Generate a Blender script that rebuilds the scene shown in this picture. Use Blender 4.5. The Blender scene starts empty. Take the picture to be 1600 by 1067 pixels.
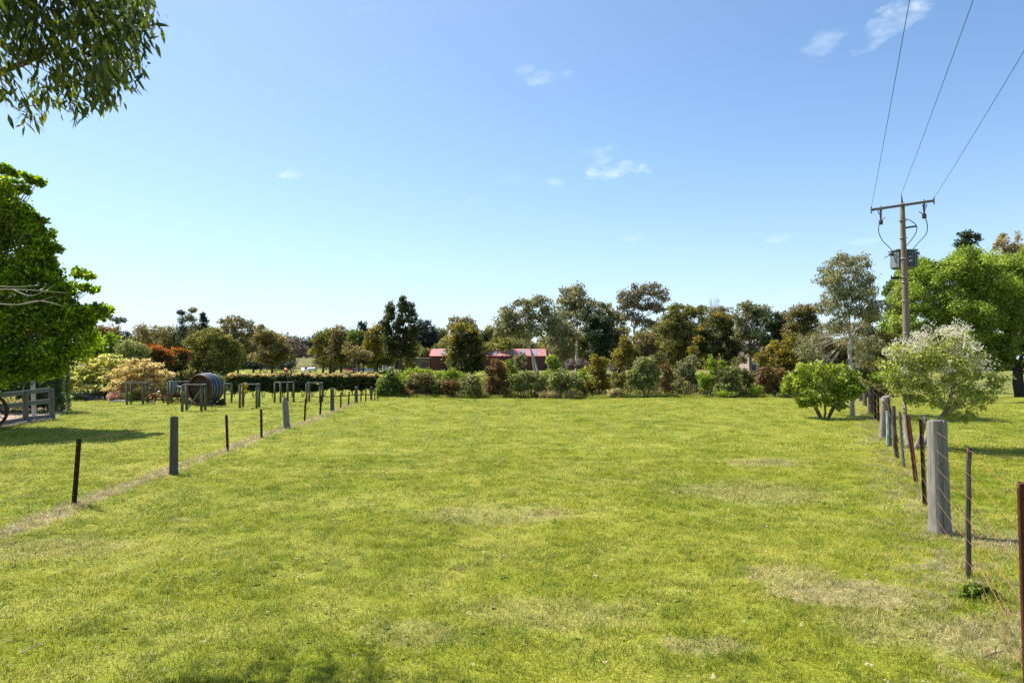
import bpy, math, random, zlib
SALT = 7
import numpy as np
from mathutils import Vector, Matrix, Euler

random.seed(11)
RNG = np.random.default_rng(11)
scene = bpy.context.scene
COL = scene.collection
R = math.radians

# ------------------------------------------------------------------ camera
CAM_H = 2.1
FPX = 24.0 / 36.0 * 1600.0
PITCH = math.atan((562.0 - 533.5) / FPX)
cam_d = bpy.data.cameras.new("camera")
cam_d.lens = 24.0
cam_d.sensor_width = 36.0
cam_d.clip_start = 0.05
cam_d.clip_end = 6000.0
cam = bpy.data.objects.new("camera", cam_d)
COL.objects.link(cam)
cam.location = (0, 0, CAM_H)
cam.rotation_euler = (R(90) + PITCH, 0, 0)
scene.camera = cam


# ------------------------------------------------------------------ terrain
def smooth(a, b, v):
    t = np.clip((v - a) / (b - a), 0, 1)
    return t * t * (3 - 2 * t)


def hz(x, y):
    x = np.asarray(x, float)
    y = np.asarray(y, float)
    z = -0.7 * smooth(35.5, 52, y)
    near = 1 - smooth(60, 90, y)
    z = z + near * (0.035 * np.sin(x * .35 + 1) * np.sin(y * .3) + 0.02 * np.sin(x * .9 + y * .7) + 0.012 * np.sin(x * 2.1 - y * 1.6))
    z = z + 3.4 * np.exp(-((y - 240) / 16) ** 2) * smooth(-112, -98, x) * (1 - smooth(-66, -44, x))
    z = z + 1.6 * smooth(300, 900, y)
    return z


def gz(x, y):
    return float(hz(x, y))


def ray(px, py):
    c, s = math.cos(PITCH), math.sin(PITCH)
    a = (px - 800.0) / FPX
    b = (533.5 - py) / FPX
    return Vector((a, c - b * s, s + b * c))


def P(px, py, Y):
    d = ray(px, py)
    return Vector((0, 0, CAM_H)) + d * (Y / d.y)


def G(px, py):
    """the spot on the ground that is seen at a place in the photograph"""
    lo, prev = 2.0, 2.0
    Y = 2.0
    while Y < 900:
        p = P(px, py, Y)
        if p.z < gz(p.x, p.y):
            break
        prev = Y
        Y *= 1.02
    lo, hi = prev, Y
    for _ in range(25):
        m = (lo + hi) / 2
        p = P(px, py, m)
        if p.z < gz(p.x, p.y):
            hi = m
        else:
            lo = m
    return P(px, py, hi)


def base_at(px, Y):
    x = (px - 800.0) / FPX * Y
    return Vector((x, Y, gz(x, Y)))


# ------------------------------------------------------------------ object helpers
def tag(o, label=None, cat=None, group=None, kind=None):
    if label: o['label'] = label
    if cat: o['category'] = cat
    if group: o['group'] = group
    if kind: o['kind'] = kind
    return o


def thing(name, label, cat, loc=(0, 0, 0), rz=0.0, group=None):
    o = bpy.data.objects.new(name, None)
    o.empty_display_size = 0.2
    COL.objects.link(o)
    o.location = loc
    o.rotation_euler = (0, 0, rz)
    return tag(o, label, cat, group)


def copy_thing(root, label=None, loc=None, rz=None, group=None):
    r = root.copy()
    COL.objects.link(r)
    if loc is not None: r.location = loc
    if rz is not None: r.rotation_euler = (0, 0, rz)
    if label: r['label'] = label
    if group: r['group'] = group

    def rec(src, dst):
        for ch in list(src.children):
            c = ch.copy()
            COL.objects.link(c)
            c.parent = dst
            rec(ch, c)
    rec(root, r)
    return r


class MB:
    def __init__(s):
        s.v = []
        s.f = []

    def add(s, vs, fs):
        o = len(s.v)
        s.v.extend([tuple(p) for p in vs])
        s.f.extend([tuple(i + o for i in f) for f in fs])

    def box(s, c, d, rot=(0, 0, 0), taper=1.0):
        m = Euler(rot).to_matrix()
        hx, hy, hzz = d[0] / 2, d[1] / 2, d[2] / 2
        b = min(d) * 0.12
        vs, fs = [], []
        # bevelled box: three rings of eight
        prof = [(-hzz, b), (-hzz + b, 0), (hzz - b, 0), (hzz, b)]
        for k, (z, ins) in enumerate(prof):
            t = taper if z > 0 else 1.0
            x, y = (hx - ins) * t, (hy - ins) * t
            xb, yb = max(x - b, 0.0), max(y - b, 0.0)
            for q in ((x, -yb), (x, yb), (xb, y), (-xb, y), (-x, yb), (-x, -yb), (-xb, -y), (xb, -y)):
                vs.append(Vector(c) + m @ Vector((q[0], q[1], z)))
        for k in range(3):
            for i in range(8):
                j = (i + 1) % 8
                fs.append((k * 8 + i, k * 8 + j, k * 8 + 8 + j, k * 8 + 8 + i))
        fs.append(tuple(range(7, -1, -1)))
        fs.append(tuple(range(24, 32)))
        s.add(vs, fs)

    def bar(s, a, b, w, h):
        a, b = Vector(a), Vector(b)
        d = b - a
        L = d.length
        q = d.to_track_quat('Z', 'Y')
        s.box((a + b) / 2, (w, h, L), q.to_euler())

    def tube(s, pts, rad, n=8, cap=True, jit=0.0):
        pts = [Vector(p) for p in pts]
        if not hasattr(rad, '__len__'): rad = [rad] * len(pts)
        vs, fs = [], []
        prev = None
        for i, p in enumerate(pts):
            t = (pts[min(i + 1, len(pts) - 1)] - pts[max(i - 1, 0)]).normalized()
            if prev is None:
                ref = Vector((1, 0, 0)) if abs(t.x) < .8 else Vector((0, 1, 0))
            else:
                ref = prev
            u = (ref - t * ref.dot(t)).normalized()
            prev = u
            w = t.cross(u)
            for k in range(n):
                a = 2 * math.pi * k / n
                r = rad[i] * (1 + (random.uniform(-jit, jit) if jit else 0))
                vs.append(p + (u * math.cos(a) + w * math.sin(a)) * r)
        for i in range(len(pts) - 1):
            for k in range(n):
                j = (k + 1) % n
                fs.append((i * n + k, i * n + j, i * n + n + j, i * n + n + k))
        if cap:
            fs.append(tuple(range(n - 1, -1, -1)))
            o = (len(pts) - 1) * n
            fs.append(tuple(range(o, o + n)))
        s.add(vs, fs)

    def build(s, name, mat, parent=None, smoothf=False):
        me = bpy.data.meshes.new(name)
        me.from_pydata(s.v, [], s.f)
        me.validate()
        if smoothf:
            me.polygons.foreach_set('use_smooth', [True] * len(me.polygons))
        me.materials.append(mat)
        o = bpy.data.objects.new(name, me)
        COL.objects.link(o)
        if parent is not None: o.parent = parent
        return o


# ------------------------------------------------------------------ material helpers
class NT:
    def __init__(s, name):
        s.m = bpy.data.materials.new(name)
        s.m.use_nodes = True
        s.t = s.m.node_tree
        s.t.nodes.clear()
        s.out = s.n('ShaderNodeOutputMaterial')

    def n(s, typ, **kw):
        nd = s.t.nodes.new(typ)
        for k, v in kw.items():
            if k.startswith('i_'):
                key = k[2:].replace('_', ' ')
                nd.inputs[key].default_value = v
            else:
                setattr(nd, k, v)
        return nd

    def l(s, a, b):
        s.t.links.new(a, b)


def bsdf(nt, rough=.7, spec=.3, metal=0.0):
    b = nt.n('ShaderNodeBsdfPrincipled')
    b.inputs['Roughness'].default_value = rough
    b.inputs['Specular IOR Level'].default_value = spec
    b.inputs['Metallic'].default_value = metal
    nt.l(b.outputs[0], nt.out.inputs[0])
    return b


def ramp(nt, fac, stops):
    r = nt.n('ShaderNodeValToRGB')
    e = r.color_ramp.elements
    while len(e) < len(stops): e.new(0.5)
    for i, (p, c) in enumerate(stops):
        e[i].position = p
        e[i].color = (c[0], c[1], c[2], 1)
    nt.l(fac, r.inputs[0])
    return r.outputs[0]


def noise(nt, vec, scale, detail=4, rough=.6):
    n = nt.n('ShaderNodeTexNoise')
    n.inputs['Scale'].default_value = scale
    n.inputs['Detail'].default_value = detail
    n.inputs['Roughness'].default_value = rough
    if vec is not None: nt.l(vec, n.inputs['Vector'])
    return n.outputs['Fac']


def mapping(nt, scale=(1, 1, 1), coord='Object'):
    tc = nt.n('ShaderNodeTexCoord')
    mp = nt.n('ShaderNodeMapping')
    mp.inputs['Scale'].default_value = scale
    nt.l(tc.outputs[coord], mp.inputs[0])
    return mp.outputs[0]


def bump(nt, b, h, strength=.4, dist=.01):
    bn = nt.n('ShaderNodeBump')
    bn.inputs['Strength'].default_value = strength
    bn.inputs['Distance'].default_value = dist
    nt.l(h, bn.inputs['Height'])
    nt.l(bn.outputs[0], b.inputs['Normal'])


def mat_streak(name, stops, stretch=(14, 14, 1.2), nscale=3.0, rough=.85, metal=0.0, bstr=.6, bdist=.01, spec=.2):
    """weathered wood, bark, rusty iron: noise drawn out along the length"""
    nt = NT(name)
    b = bsdf(nt, rough, spec, metal)
    v = mapping(nt, stretch)
    f = noise(nt, v, nscale, 6, .65)
    nt.l(ramp(nt, f, stops), b.inputs['Base Color'])
    bump(nt, b, f, bstr, bdist)
    return nt.m


def mat_plain(name, c, rough=.6, metal=0.0, var=.25, nscale=6.0, spec=.3):
    nt = NT(name)
    b = bsdf(nt, rough, spec, metal)
    v = mapping(nt)
    f = noise(nt, v, nscale, 5, .6)
    lo = tuple(k * (1 - var) for k in c)
    hi = tuple(min(1, k * (1 + var)) for k in c)
    nt.l(ramp(nt, f, [(.3, lo), (.7, hi)]), b.inputs['Base Color'])
    bump(nt, b, f, .2, .005)
    return nt.m


_leafm = {}



def leaf_mat(name, cols, trans=.35, rough=.5, spec=.3):
    if name in _leafm: return _leafm[name]
    nt = NT('foliage_' + name)
    at = nt.n('ShaderNodeAttribute', attribute_name='rnd')
    c = ramp(nt, at.outputs['Fac'], [(0.0, cols[0]), (.5, cols[1]), (1.0, cols[2])])
    b = nt.n('ShaderNodeBsdfPrincipled')
    b.inputs['Roughness'].default_value = rough
    b.inputs['Specular IOR Level'].default_value = spec
    nt.l(c, b.inputs['Base Color'])
    tr = nt.n('ShaderNodeBsdfTranslucent')
    hs = nt.n('ShaderNodeHueSaturation')
    hs.inputs['Saturation'].default_value = 1.15
    hs.inputs['Value'].default_value = 1.25
    nt.l(c, hs.inputs['Color'])
    nt.l(hs.outputs[0], tr.inputs['Color'])
    mx = nt.n('ShaderNodeMixShader')
    mx.inputs[0].default_value = trans
    nt.l(b.outputs[0], mx.inputs[1])
    nt.l(tr.outputs[0], mx.inputs[2])
    nt.l(mx.outputs[0], nt.out.inputs[0])
    _leafm[name] = nt.m
    return nt.m


PAL = {
    'gumgrey': ((.045, .050, .022), (.125, .125, .055), (.31, .28, .16)),
    'gumbrown': ((.048, .044, .018), (.125, .108, .042), (.28, .215, .09)),
    'gumpink': ((.055, .050, .028), (.14, .125, .07), (.32, .26, .17)),
    'olive': ((.035, .042, .012), (.105, .105, .028), (.22, .19, .055)),
    'gold': ((.045, .048, .012), (.135, .118, .024), (.34, .25, .05)),
    'dark': ((.014, .024, .010), (.032, .048, .018), (.075, .090, .032)),
    'bluedark': ((.014, .024, .018), (.030, .046, .032), (.06, .08, .05)),
    'green': ((.05, .085, .014), (.13, .18, .03), (.28, .32, .08)),
    'willow': ((.07, .11, .018), (.21, .27, .045), (.42, .46, .12)),
    'maple': ((.030, .060, .007), (.095, .155, .014), (.36, .38, .05)),
    'lime': ((.10, .16, .02), (.24, .32, .04), (.42, .50, .09)),
    'citrus': ((.08, .12, .014), (.22, .28, .035), (.46, .48, .12)),
    'red': ((.045, .034, .014), (.135, .085, .034), (.30, .18, .08)),
    'orange': ((.14, .055, .016), (.42, .15, .04), (.62, .28, .09)),
    'cream': ((.14, .16, .05), (.42, .38, .15), (.74, .64, .34)),
    'creamgreen': ((.18, .21, .045), (.50, .46, .14), (.80, .70, .32)),
    'pinkcream': ((.24, .19, .08), (.60, .47, .21), (.84, .70, .40)),
    'sage': ((.050, .060, .018), (.155, .168, .052), (.40, .38, .16)),
    'mauve': ((.09, .07, .06), (.19, .15, .12), (.32, .26, .20)),
    'hedge': ((.018, .032, .008), (.05, .078, .02), (.14, .17, .05)),
    'cypress': ((.018, .035, .014), (.045, .075, .028), (.10, .14, .06)),
    'apple': ((.13, .16, .03), (.30, .33, .07), (.52, .52, .20)),
    'blossom': ((.50, .45, .32), (.62, .58, .44), (.72, .70, .58)),
    'overgum': ((.026, .040, .018), (.075, .098, .022), (.28, .27, .04)),
    'yellow': ((.35, .25, .02), (.65, .50, .04), (.8, .68, .1)),
    'straw': ((.22, .17, .08), (.40, .33, .16), (.58, .50, .28)),
    'pinkflower': ((.30, .16, .12), (.55, .34, .26), (.75, .52, .42)),
    'dkolive': ((.022, .032, .010), (.062, .072, .022), (.17, .155, .05)),
    'weed': ((.05, .09, .015), (.11, .16, .022), (.24, .28, .05)),
}
TRANS = {'dark': .25, 'bluedark': .2, 'hedge': .2, 'gumgrey': .36, 'gumbrown': .4, 'gumpink': .3, 'cypress': .15, 'maple': .62, 'creamgreen': .5, 'pinkcream': .5, 'overgum': .4, 'sage': .32, 'willow': .5, 'olive': .42, 'gold': .45}


GAIN = {'gumgrey': 1.6, 'gumbrown': 1.5, 'gumpink': 1.45, 'olive': 1.75, 'gold': 1.5, 'willow': 1.3, 'sage': 1.45, 'cream': 1.1, 'creamgreen': 1.1, 'maple': 1.75, 'dark': 1.5, 'red': 1.4, 'citrus': 1.1, 'apple': 1.1, 'overgum': 1.3, 'cypress': 1.3, 'bluedark': 1.4}


def lmat(p):
    g = GAIN.get(p, 1.0)
    return leaf_mat(p, [tuple(min(.85, k * g) for k in c) for c in PAL[p]], TRANS.get(p, .38), .55, .25)


BARK = {
    'pale': mat_streak('pale_gum_bark', [(.3, (.22, .17, .13)), (.5, (.45, .39, .33)), (.7, (.62, .57, .50))], (5, 5, 1.5), 2.0, .8, 0, .3),
    'dark': mat_streak('dark_bark', [(.3, (.035, .028, .022)), (.7, (.12, .095, .075))], (10, 10, 1.5), 3.0, .9),
    'brown': mat_streak('brown_bark', [(.3, (.08, .055, .04)), (.7, (.24, .17, .125))], (9, 9, 1.5), 3.0, .9),
    'grey': mat_streak('grey_bark', [(.3, (.13, .11, .095)), (.7, (.34, .30, .26))], (9, 9, 1.5), 3.0, .9),
}


# ------------------------------------------------------------------ foliage
def norm(a):
    return a / np.maximum(np.linalg.norm(a, axis=1, keepdims=True), 1e-9)


def leaves_obj(name, pos, axis, nrm, length, width, rnd, mat, parent, long_leaf=False):
    N = len(pos)
    axis = norm(axis)
    side = norm(np.cross(axis, nrm))
    nn = np.cross(side, axis)
    L = length[:, None]
    W = width[:, None]
    if long_leaf:
        # narrow curved blade: base, two pairs, tip
        a = pos
        b1 = pos + axis * L * .35 + side * W * .5 + nn * L * .05
        b2 = pos + axis * L * .35 - side * W * .5 + nn * L * .05
        c1 = pos + axis * L * .70 + side * W * .38 + nn * L * .02
        c2 = pos + axis * L * .70 - side * W * .38 + nn * L * .02
        t = pos + axis * L - nn * L * .07
        V = np.stack([a, b1, b2, c1, c2, t], 1).reshape(-1, 3)
        o = np.arange(N)[:, None] * 6
        F = np.concatenate([o + [0, 1, 2], o + [0, 0, 0]], 1)
        loops = np.concatenate([o + np.array([0, 1, 2]), o + np.array([1, 3, 4, 2]), o + np.array([3, 5, 4])], 1).reshape(-1)
        starts = (np.arange(N)[:, None] * 10 + np.array([0, 3, 7])).reshape(-1)
        tot = np.tile(np.array([3, 4, 3]), N)
        k = 6
    else:
        m = pos + axis * L * .5
        V = np.stack([pos, m + side * W * .5 + nn * W * .12, pos + axis * L, m - side * W * .5 + nn * W * .12], 1).reshape(-1, 3)
        loops = np.arange(N * 4)
        starts = np.arange(N) * 4
        tot = np.full(N, 4)
        k = 4
    me = bpy.data.meshes.new(name)
    me.vertices.add(len(V))
    me.vertices.foreach_set('co', V.astype(np.float32).ravel())
    me.loops.add(len(loops))
    me.loops.foreach_set('vertex_index', loops.astype(np.int32))
    me.polygons.add(len(starts))
    me.polygons.foreach_set('loop_start', starts.astype(np.int32))
    me.polygons.foreach_set('loop_total', tot.astype(np.int32))
    me.update(calc_edges=True)
    at = me.attributes.new('rnd', 'FLOAT', 'POINT')
    at.data.foreach_set('value', np.repeat(np.clip(rnd, 0, 1), k).astype(np.float32))
    me.materials.append(mat)
    o = bpy.data.objects.new(name, me)
    COL.objects.link(o)
    if parent is not None: o.parent = parent
    return o


def rdir(n):
    return norm(RNG.normal(size=(n, 3)))


def foliage(lumps, leaf, cover, flat=1.0, droop=0.0, sub=.36, nsub=16, top=0.0, asp=.5, base_rz=None, up=.28, under=.7, dens=1.0, fuzz=1.0):
    """lumps: list of (centre, (rx, ry, rz)) in metres -> arrays describing leaves"""
    out = []
    subs = []
    for c, r in lumps:
        c = np.array(c)
        r = np.array(r)
        k = max(5, int(nsub * RNG.uniform(.8, 1.2)))
        d = rdir(k)
        rad = RNG.uniform(.25, 1, size=(k, 1)) ** .5
        sc = c + d * rad * r * .82
        sr = np.mean(r[[0, 2]]) * sub * RNG.uniform(.6, 1.35, size=k)
        area = math.pi * r[0] * r[2]
        nl = max(20, int(area * cover / (leaf * leaf * asp * .5) / k))
        for j in range(k):
            subs.append(sc[j])
            n = max(3, int(nl * RNG.uniform(.55, 1.45) * (sr[j] / (np.mean(r[[0, 2]]) * sub)) ** 2))
            dd = rdir(n)
            dd[:, 2] = np.where(dd[:, 2] < -.1, dd[:, 2] * under, dd[:, 2])
            rr = RNG.uniform(.15, 1.0, size=(n, 1)) ** (1 / 2.0) * (1 + RNG.normal(size=(n, 1)) * .16 * fuzz)
            s3 = np.array([1.15, 1.15, .85 * flat]) * sr[j]
            p = sc[j] + dd * rr * s3
            ax = RNG.normal(size=(n, 3)) * .8 + dd * .5
            ax[:, 2] -= droop * 1.6
            nr = RNG.normal(size=(n, 3)) * .75 + dd * .6
            nr[:, 2] += up
            L = leaf * RNG.uniform(.65, 1.3, size=n)
            tuft = RNG.uniform(-.22, .22)
            rnd = np.clip(RNG.normal(.45, .27, size=n) + tuft + top * dd[:, 2] * .8, 0, 1)
            out.append((p, ax, nr, L, L * asp * RNG.uniform(.8, 1.2, size=n), rnd))
    return [np.concatenate([o[i] for o in out]) for i in range(6)], subs


def curve_pts(a, b, n, bend, rad0=0):
    a, b = Vector(a), Vector(b)
    L = (b - a).length
    off = Vector((random.uniform(-1, 1), random.uniform(-1, 1), random.uniform(-.3, .3))) * L * bend
    pts = []
    for i in range(n):
        t = i / (n - 1)
        p = a.lerp(b, t) + off * math.sin(math.pi * t) * .6
        if 0 < i < n - 1:
            p += Vector((random.uniform(-1, 1), random.uniform(-1, 1), random.uniform(-1, 1))) * L * bend * .18
        pts.append(p)
    return pts


def plant(name, label, cat, bx, Y, lumps_px, pal, leaf_px=4.4, cover=3.2, bark='dark', trunk_px=5, stems=1, fork=.45,
          group=None, part='crown', stemname='trunk', depth=1.0, twigs=5, lean=None, grow=1.2, limb=.42, tips=None, **kw):
    """a tree or shrub standing at photo column bx and distance Y. lumps_px: (px, py, rx, ry[, depth offset])"""
    global RNG
    sd_ = zlib.crc32(label.encode()) % 100000 + SALT
    random.seed(sd_)
    RNG = np.random.default_rng(sd_)
    b = base_at(bx, Y) if not isinstance(bx, Vector) else bx
    root = thing(name, label, cat, b, 0, group)
    s = Y / FPX
    xs0 = min(l[0] - l[2] for l in lumps_px)
    xs1 = max(l[0] + l[2] for l in lumps_px)
    half = (xs1 - xs0) / 2 * s
    L3 = []
    for i, l in enumerate(lumps_px):
        off = l[4] * s if len(l) > 4 else random.uniform(-.3, .3) * max(0, half - l[2] * s)
        c = P(l[0], l[1], Y) - b
        c.y += off * depth
        c = Vector((c.x * (1), c.y, c.z))
        rx, rz = l[2] * s * grow, l[3] * s * grow
        ry = max(rx, (rx + half * .7) / 2) * depth
        L3.append((tuple(c), (rx, ry, rz)))
    arr, subs = foliage(L3, leaf_px * s, cover * 1.35, **kw)
    leaves_obj(part, *arr, lmat(pal), root, long_leaf=False)
    if tips:
        TL = []
        for l in tips[1]:
            c = P(l[0], l[1], Y) - b
            TL.append(((c.x, c.y + random.uniform(-.2, .2) * half * s, c.z), (l[2] * s * grow, max(l[2] * s, half * .6) * grow, l[3] * s * grow)))
        a2, _ = foliage(TL, leaf_px * s, cover * 1.1, **kw)
        leaves_obj('new_growth', *a2, lmat(tips[0]), root)
    mb = MB()
    tr = trunk_px * s / 2
    crown_c = Vector(np.mean([np.array(l[0]) for l in L3], axis=0))
    top = max(l[0][2] for l in L3)
    tops = []
    for k in range(stems):
        a = 2 * math.pi * k / max(stems, 1)
        r0 = tr * (1 if stems == 1 else .7)
        if stems == 1:
            fz = top * fork
            fk = Vector((crown_c.x * .45 * fork, crown_c.y * .4 * fork, fz))
            s0 = Vector((0, 0, -.15))
        else:
            s0 = Vector((math.cos(a) * tr * 1.2, math.sin(a) * tr * 1.2, -.15))
            fk = Vector((crown_c.x * .4 + math.cos(a) * half * .35, crown_c.y * .3 + math.sin(a) * half * .35, top * fork * random.uniform(.8, 1.15)))
        pts = curve_pts(s0, fk, 6, .06)
        rads = [r0 * (1.35 if i == 0 else 1.12 - .08 * i) for i in range(6)]
        mb.tube(pts, rads, 8, jit=.06)
        tops.append((pts[-1], rads[-1]))
    for i, (c, r) in enumerate(L3):
        fp, fr = min(tops, key=lambda q: (q[0] - Vector(c)).length)
        e = Vector(c) + Vector((0, 0, r[2] * .2))
        pts = curve_pts(fp, e, 6, .10)
        mb.tube(pts, [fr * limb * (1 - .16 * j) for j in range(6)], 6, cap=False, jit=.05)
        k0 = 0
        near = sorted(subs, key=lambda q: (Vector(q) - Vector(c)).length)[:twigs]
        for q in near:
            st = pts[random.choice((2, 3, 4))]
            tp = curve_pts(st, Vector(q), 4, .10)
            mb.tube(tp, [fr * .17, fr * .13, fr * .09, fr * .04], 4, cap=False)
    mb.build(stemname, BARK[bark], root, True)
    return root

# ------------------------------------------------------------------ sky, sun
SUN_EL = R(54)
SUN_AZ = R(-60)          # measured from +Y towards +X
world = bpy.data.worlds.new("World")
scene.world = world
world.use_nodes = True
wt = world.node_tree
wt.nodes.clear()


def wn(t, **kw):
    nd = wt.nodes.new(t)
    for k, v in kw.items(): setattr(nd, k, v)
    return nd


def wmath(op, a, b=None, c=None, clamp=False):
    nd = wn('ShaderNodeMath', operation=op, use_clamp=clamp)
    for i, v in enumerate((a, b, c)):
        if v is None: continue
        if isinstance(v, (int, float)): nd.inputs[i].default_value = v
        else: wt.links.new(v, nd.inputs[i])
    return nd.outputs[0]


sky = wn('ShaderNodeTexSky', sky_type='NISHITA')
sky.sun_disc = False
sky.sun_elevation = SUN_EL
sky.sun_rotation = SUN_AZ
sky.air_density = 1.0
sky.dust_density = 0.25
sky.ozone_density = 1.6
sky.altitude = 100
tc = wn('ShaderNodeTexCoord')
GEN = tc.outputs['Generated']
nz = wn('ShaderNodeTexNoise')
nz.inputs['Scale'].default_value = 26
nz.inputs['Detail'].default_value = 7
nz.inputs['Roughness'].default_value = .62
mpp = wn('ShaderNodeMapping')
mpp.inputs['Scale'].default_value = (1, 1, 2.2)
wt.links.new(GEN, mpp.inputs[0])
wt.links.new(mpp.outputs[0], nz.inputs['Vector'])
NF = nz.outputs['Fac']


def wdot(vec):
    nd = wn('ShaderNodeVectorMath', operation='DOT_PRODUCT')
    wt.links.new(GEN, nd.inputs[0])
    nd.inputs[1].default_value = vec
    return nd.outputs['Value']


# thin fair-weather clouds: direction, half width and height in the sky, slant, density
CLOUDS = [(962, 268, 58, 15, .05, .80), (935, 256, 34, 13, .45, .62), (935, 236, 46, 10, .15, .42), (1395, 33, 62, 22, .5, .62), (1420, 8, 46, 12, .1, .42),
          (1287, 74, 34, 20, .5, .40), (858, 121, 34, 11, .1, .66), (820, 108, 16, 8, .2, .3), (862, 285, 24, 7, .0, .50), (452, 272, 20, 9, .2, .5), (738, 313, 14, 8, 0, .36),
          (1340, 378, 34, 6, 0, .42), (1216, 372, 26, 10, .3, .34), (995, 370, 30, 9, 0, .34), (1070, 390, 24, 6, 0, .25), (560, 20, 30, 9, .2, .1), (790, 280, 40, 9, 0, .16)]
tot = None
for (px, py, hw, hh, sl, den) in CLOUDS:
    d = ray(px, py).normalized()
    rt = Vector((d.y, -d.x, 0)).normalized()
    up = rt.cross(d).normalized()
    r2 = (rt * math.cos(sl) + up * math.sin(sl)) * (FPX / hw)
    u2 = (up * math.cos(sl) - rt * math.sin(sl)) * (FPX / hh)
    a = wdot(r2)
    b_ = wdot(u2)
    q = wmath('ADD', wmath('MULTIPLY', a, a), wmath('MULTIPLY', b_, b_))
    fwd = wmath('GREATER_THAN', wdot(d), 0.5)
    # edge broken up by the noise
    e = wmath('SUBTRACT', wmath('ADD', wmath('MULTIPLY', NF, 5.0), -1.75), q)
    m = wmath('MULTIPLY', wmath('MULTIPLY', wmath('MULTIPLY', e, .42, clamp=True), den * .8), fwd)
    tot = m if tot is None else wmath('ADD', tot, m, clamp=True)
fine = wn('ShaderNodeTexNoise')
fine.inputs['Scale'].default_value = 90
fine.inputs['Detail'].default_value = 6
wt.links.new(mpp.outputs[0], fine.inputs['Vector'])
tot = wmath('MULTIPLY', tot, wmath('MULTIPLY', fine.outputs['Fac'], 2.0, clamp=True))
mix = wn('ShaderNodeMix', data_type='RGBA')
wt.links.new(tot, mix.inputs[0])
tint = wn('ShaderNodeMix', data_type='RGBA', blend_type='MULTIPLY')
tint.inputs[0].default_value = 1
wt.links.new(sky.outputs[0], tint.inputs[6])
tint.inputs[7].default_value = (.79, .96, 1.05, 1)
# thin dust haze low in the sky and round the sun
elev = wdot(Vector((0, 0, 1)))
sdir = Vector((math.sin(SUN_AZ) * math.cos(SUN_EL), math.cos(SUN_AZ) * math.cos(SUN_EL), math.sin(SUN_EL)))
near_sun = wmath('POWER', wmath('MULTIPLY', wmath('ADD', wdot(sdir), .15, clamp=True), .87), 3.0)
lowsky = wmath('POWER', wmath('SUBTRACT', 1.0, wmath('MULTIPLY', wmath('MAXIMUM', elev, 0.0), 1.9, clamp=True)), 3.2)
hf = wmath('ADD', wmath('MULTIPLY', lowsky, .72), wmath('MULTIPLY', near_sun, .50), clamp=True)
hmix = wn('ShaderNodeMix', data_type='RGBA')
wt.links.new(hf, hmix.inputs[0])
wt.links.new(tint.outputs[2], hmix.inputs[6])
hmix.inputs[7].default_value = (4.35, 4.70, 5.5, 1)
wt.links.new(hmix.outputs[2], mix.inputs[6])
mix.inputs[7].default_value = (6.6, 7.1, 7.6, 1)
bg = wn('ShaderNodeBackground')
SKY_STRENGTH = 0.095
bg.inputs[1].default_value = SKY_STRENGTH
wt.links.new(mix.outputs[2], bg.inputs[0])
wo = wn('ShaderNodeOutputWorld')
wt.links.new(bg.outputs[0], wo.inputs[0])

sl_ = bpy.data.lights.new('sun', 'SUN')
sl_.energy = 5.0
sl_.angle = R(.53)
sl_.color = (1.0, .955, .87)
sun = bpy.data.objects.new('sun', sl_)
COL.objects.link(sun)
sd = Vector((math.sin(SUN_AZ) * math.cos(SUN_EL), math.cos(SUN_AZ) * math.cos(SUN_EL), math.sin(SUN_EL)))
sun.rotation_euler = sd.to_track_quat('Z', 'Y').to_euler()
sun.location = sd * 50

vs = scene.view_settings
vs.view_transform = 'Standard'
vs.look = 'None'
vs.gamma = 1
vs.exposure = 1.0
scene.render.engine = 'CYCLES'
scene.cycles.max_bounces = 6
scene.cycles.transparent_max_bounces = 8

# ------------------------------------------------------------------ lawn colour, shared by the soil sheet and the blades
LF0 = G(118, 789)
LF1 = G(556, 629)
RF0 = G(1468, 835)
RF1 = G(1361, 650)


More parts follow.
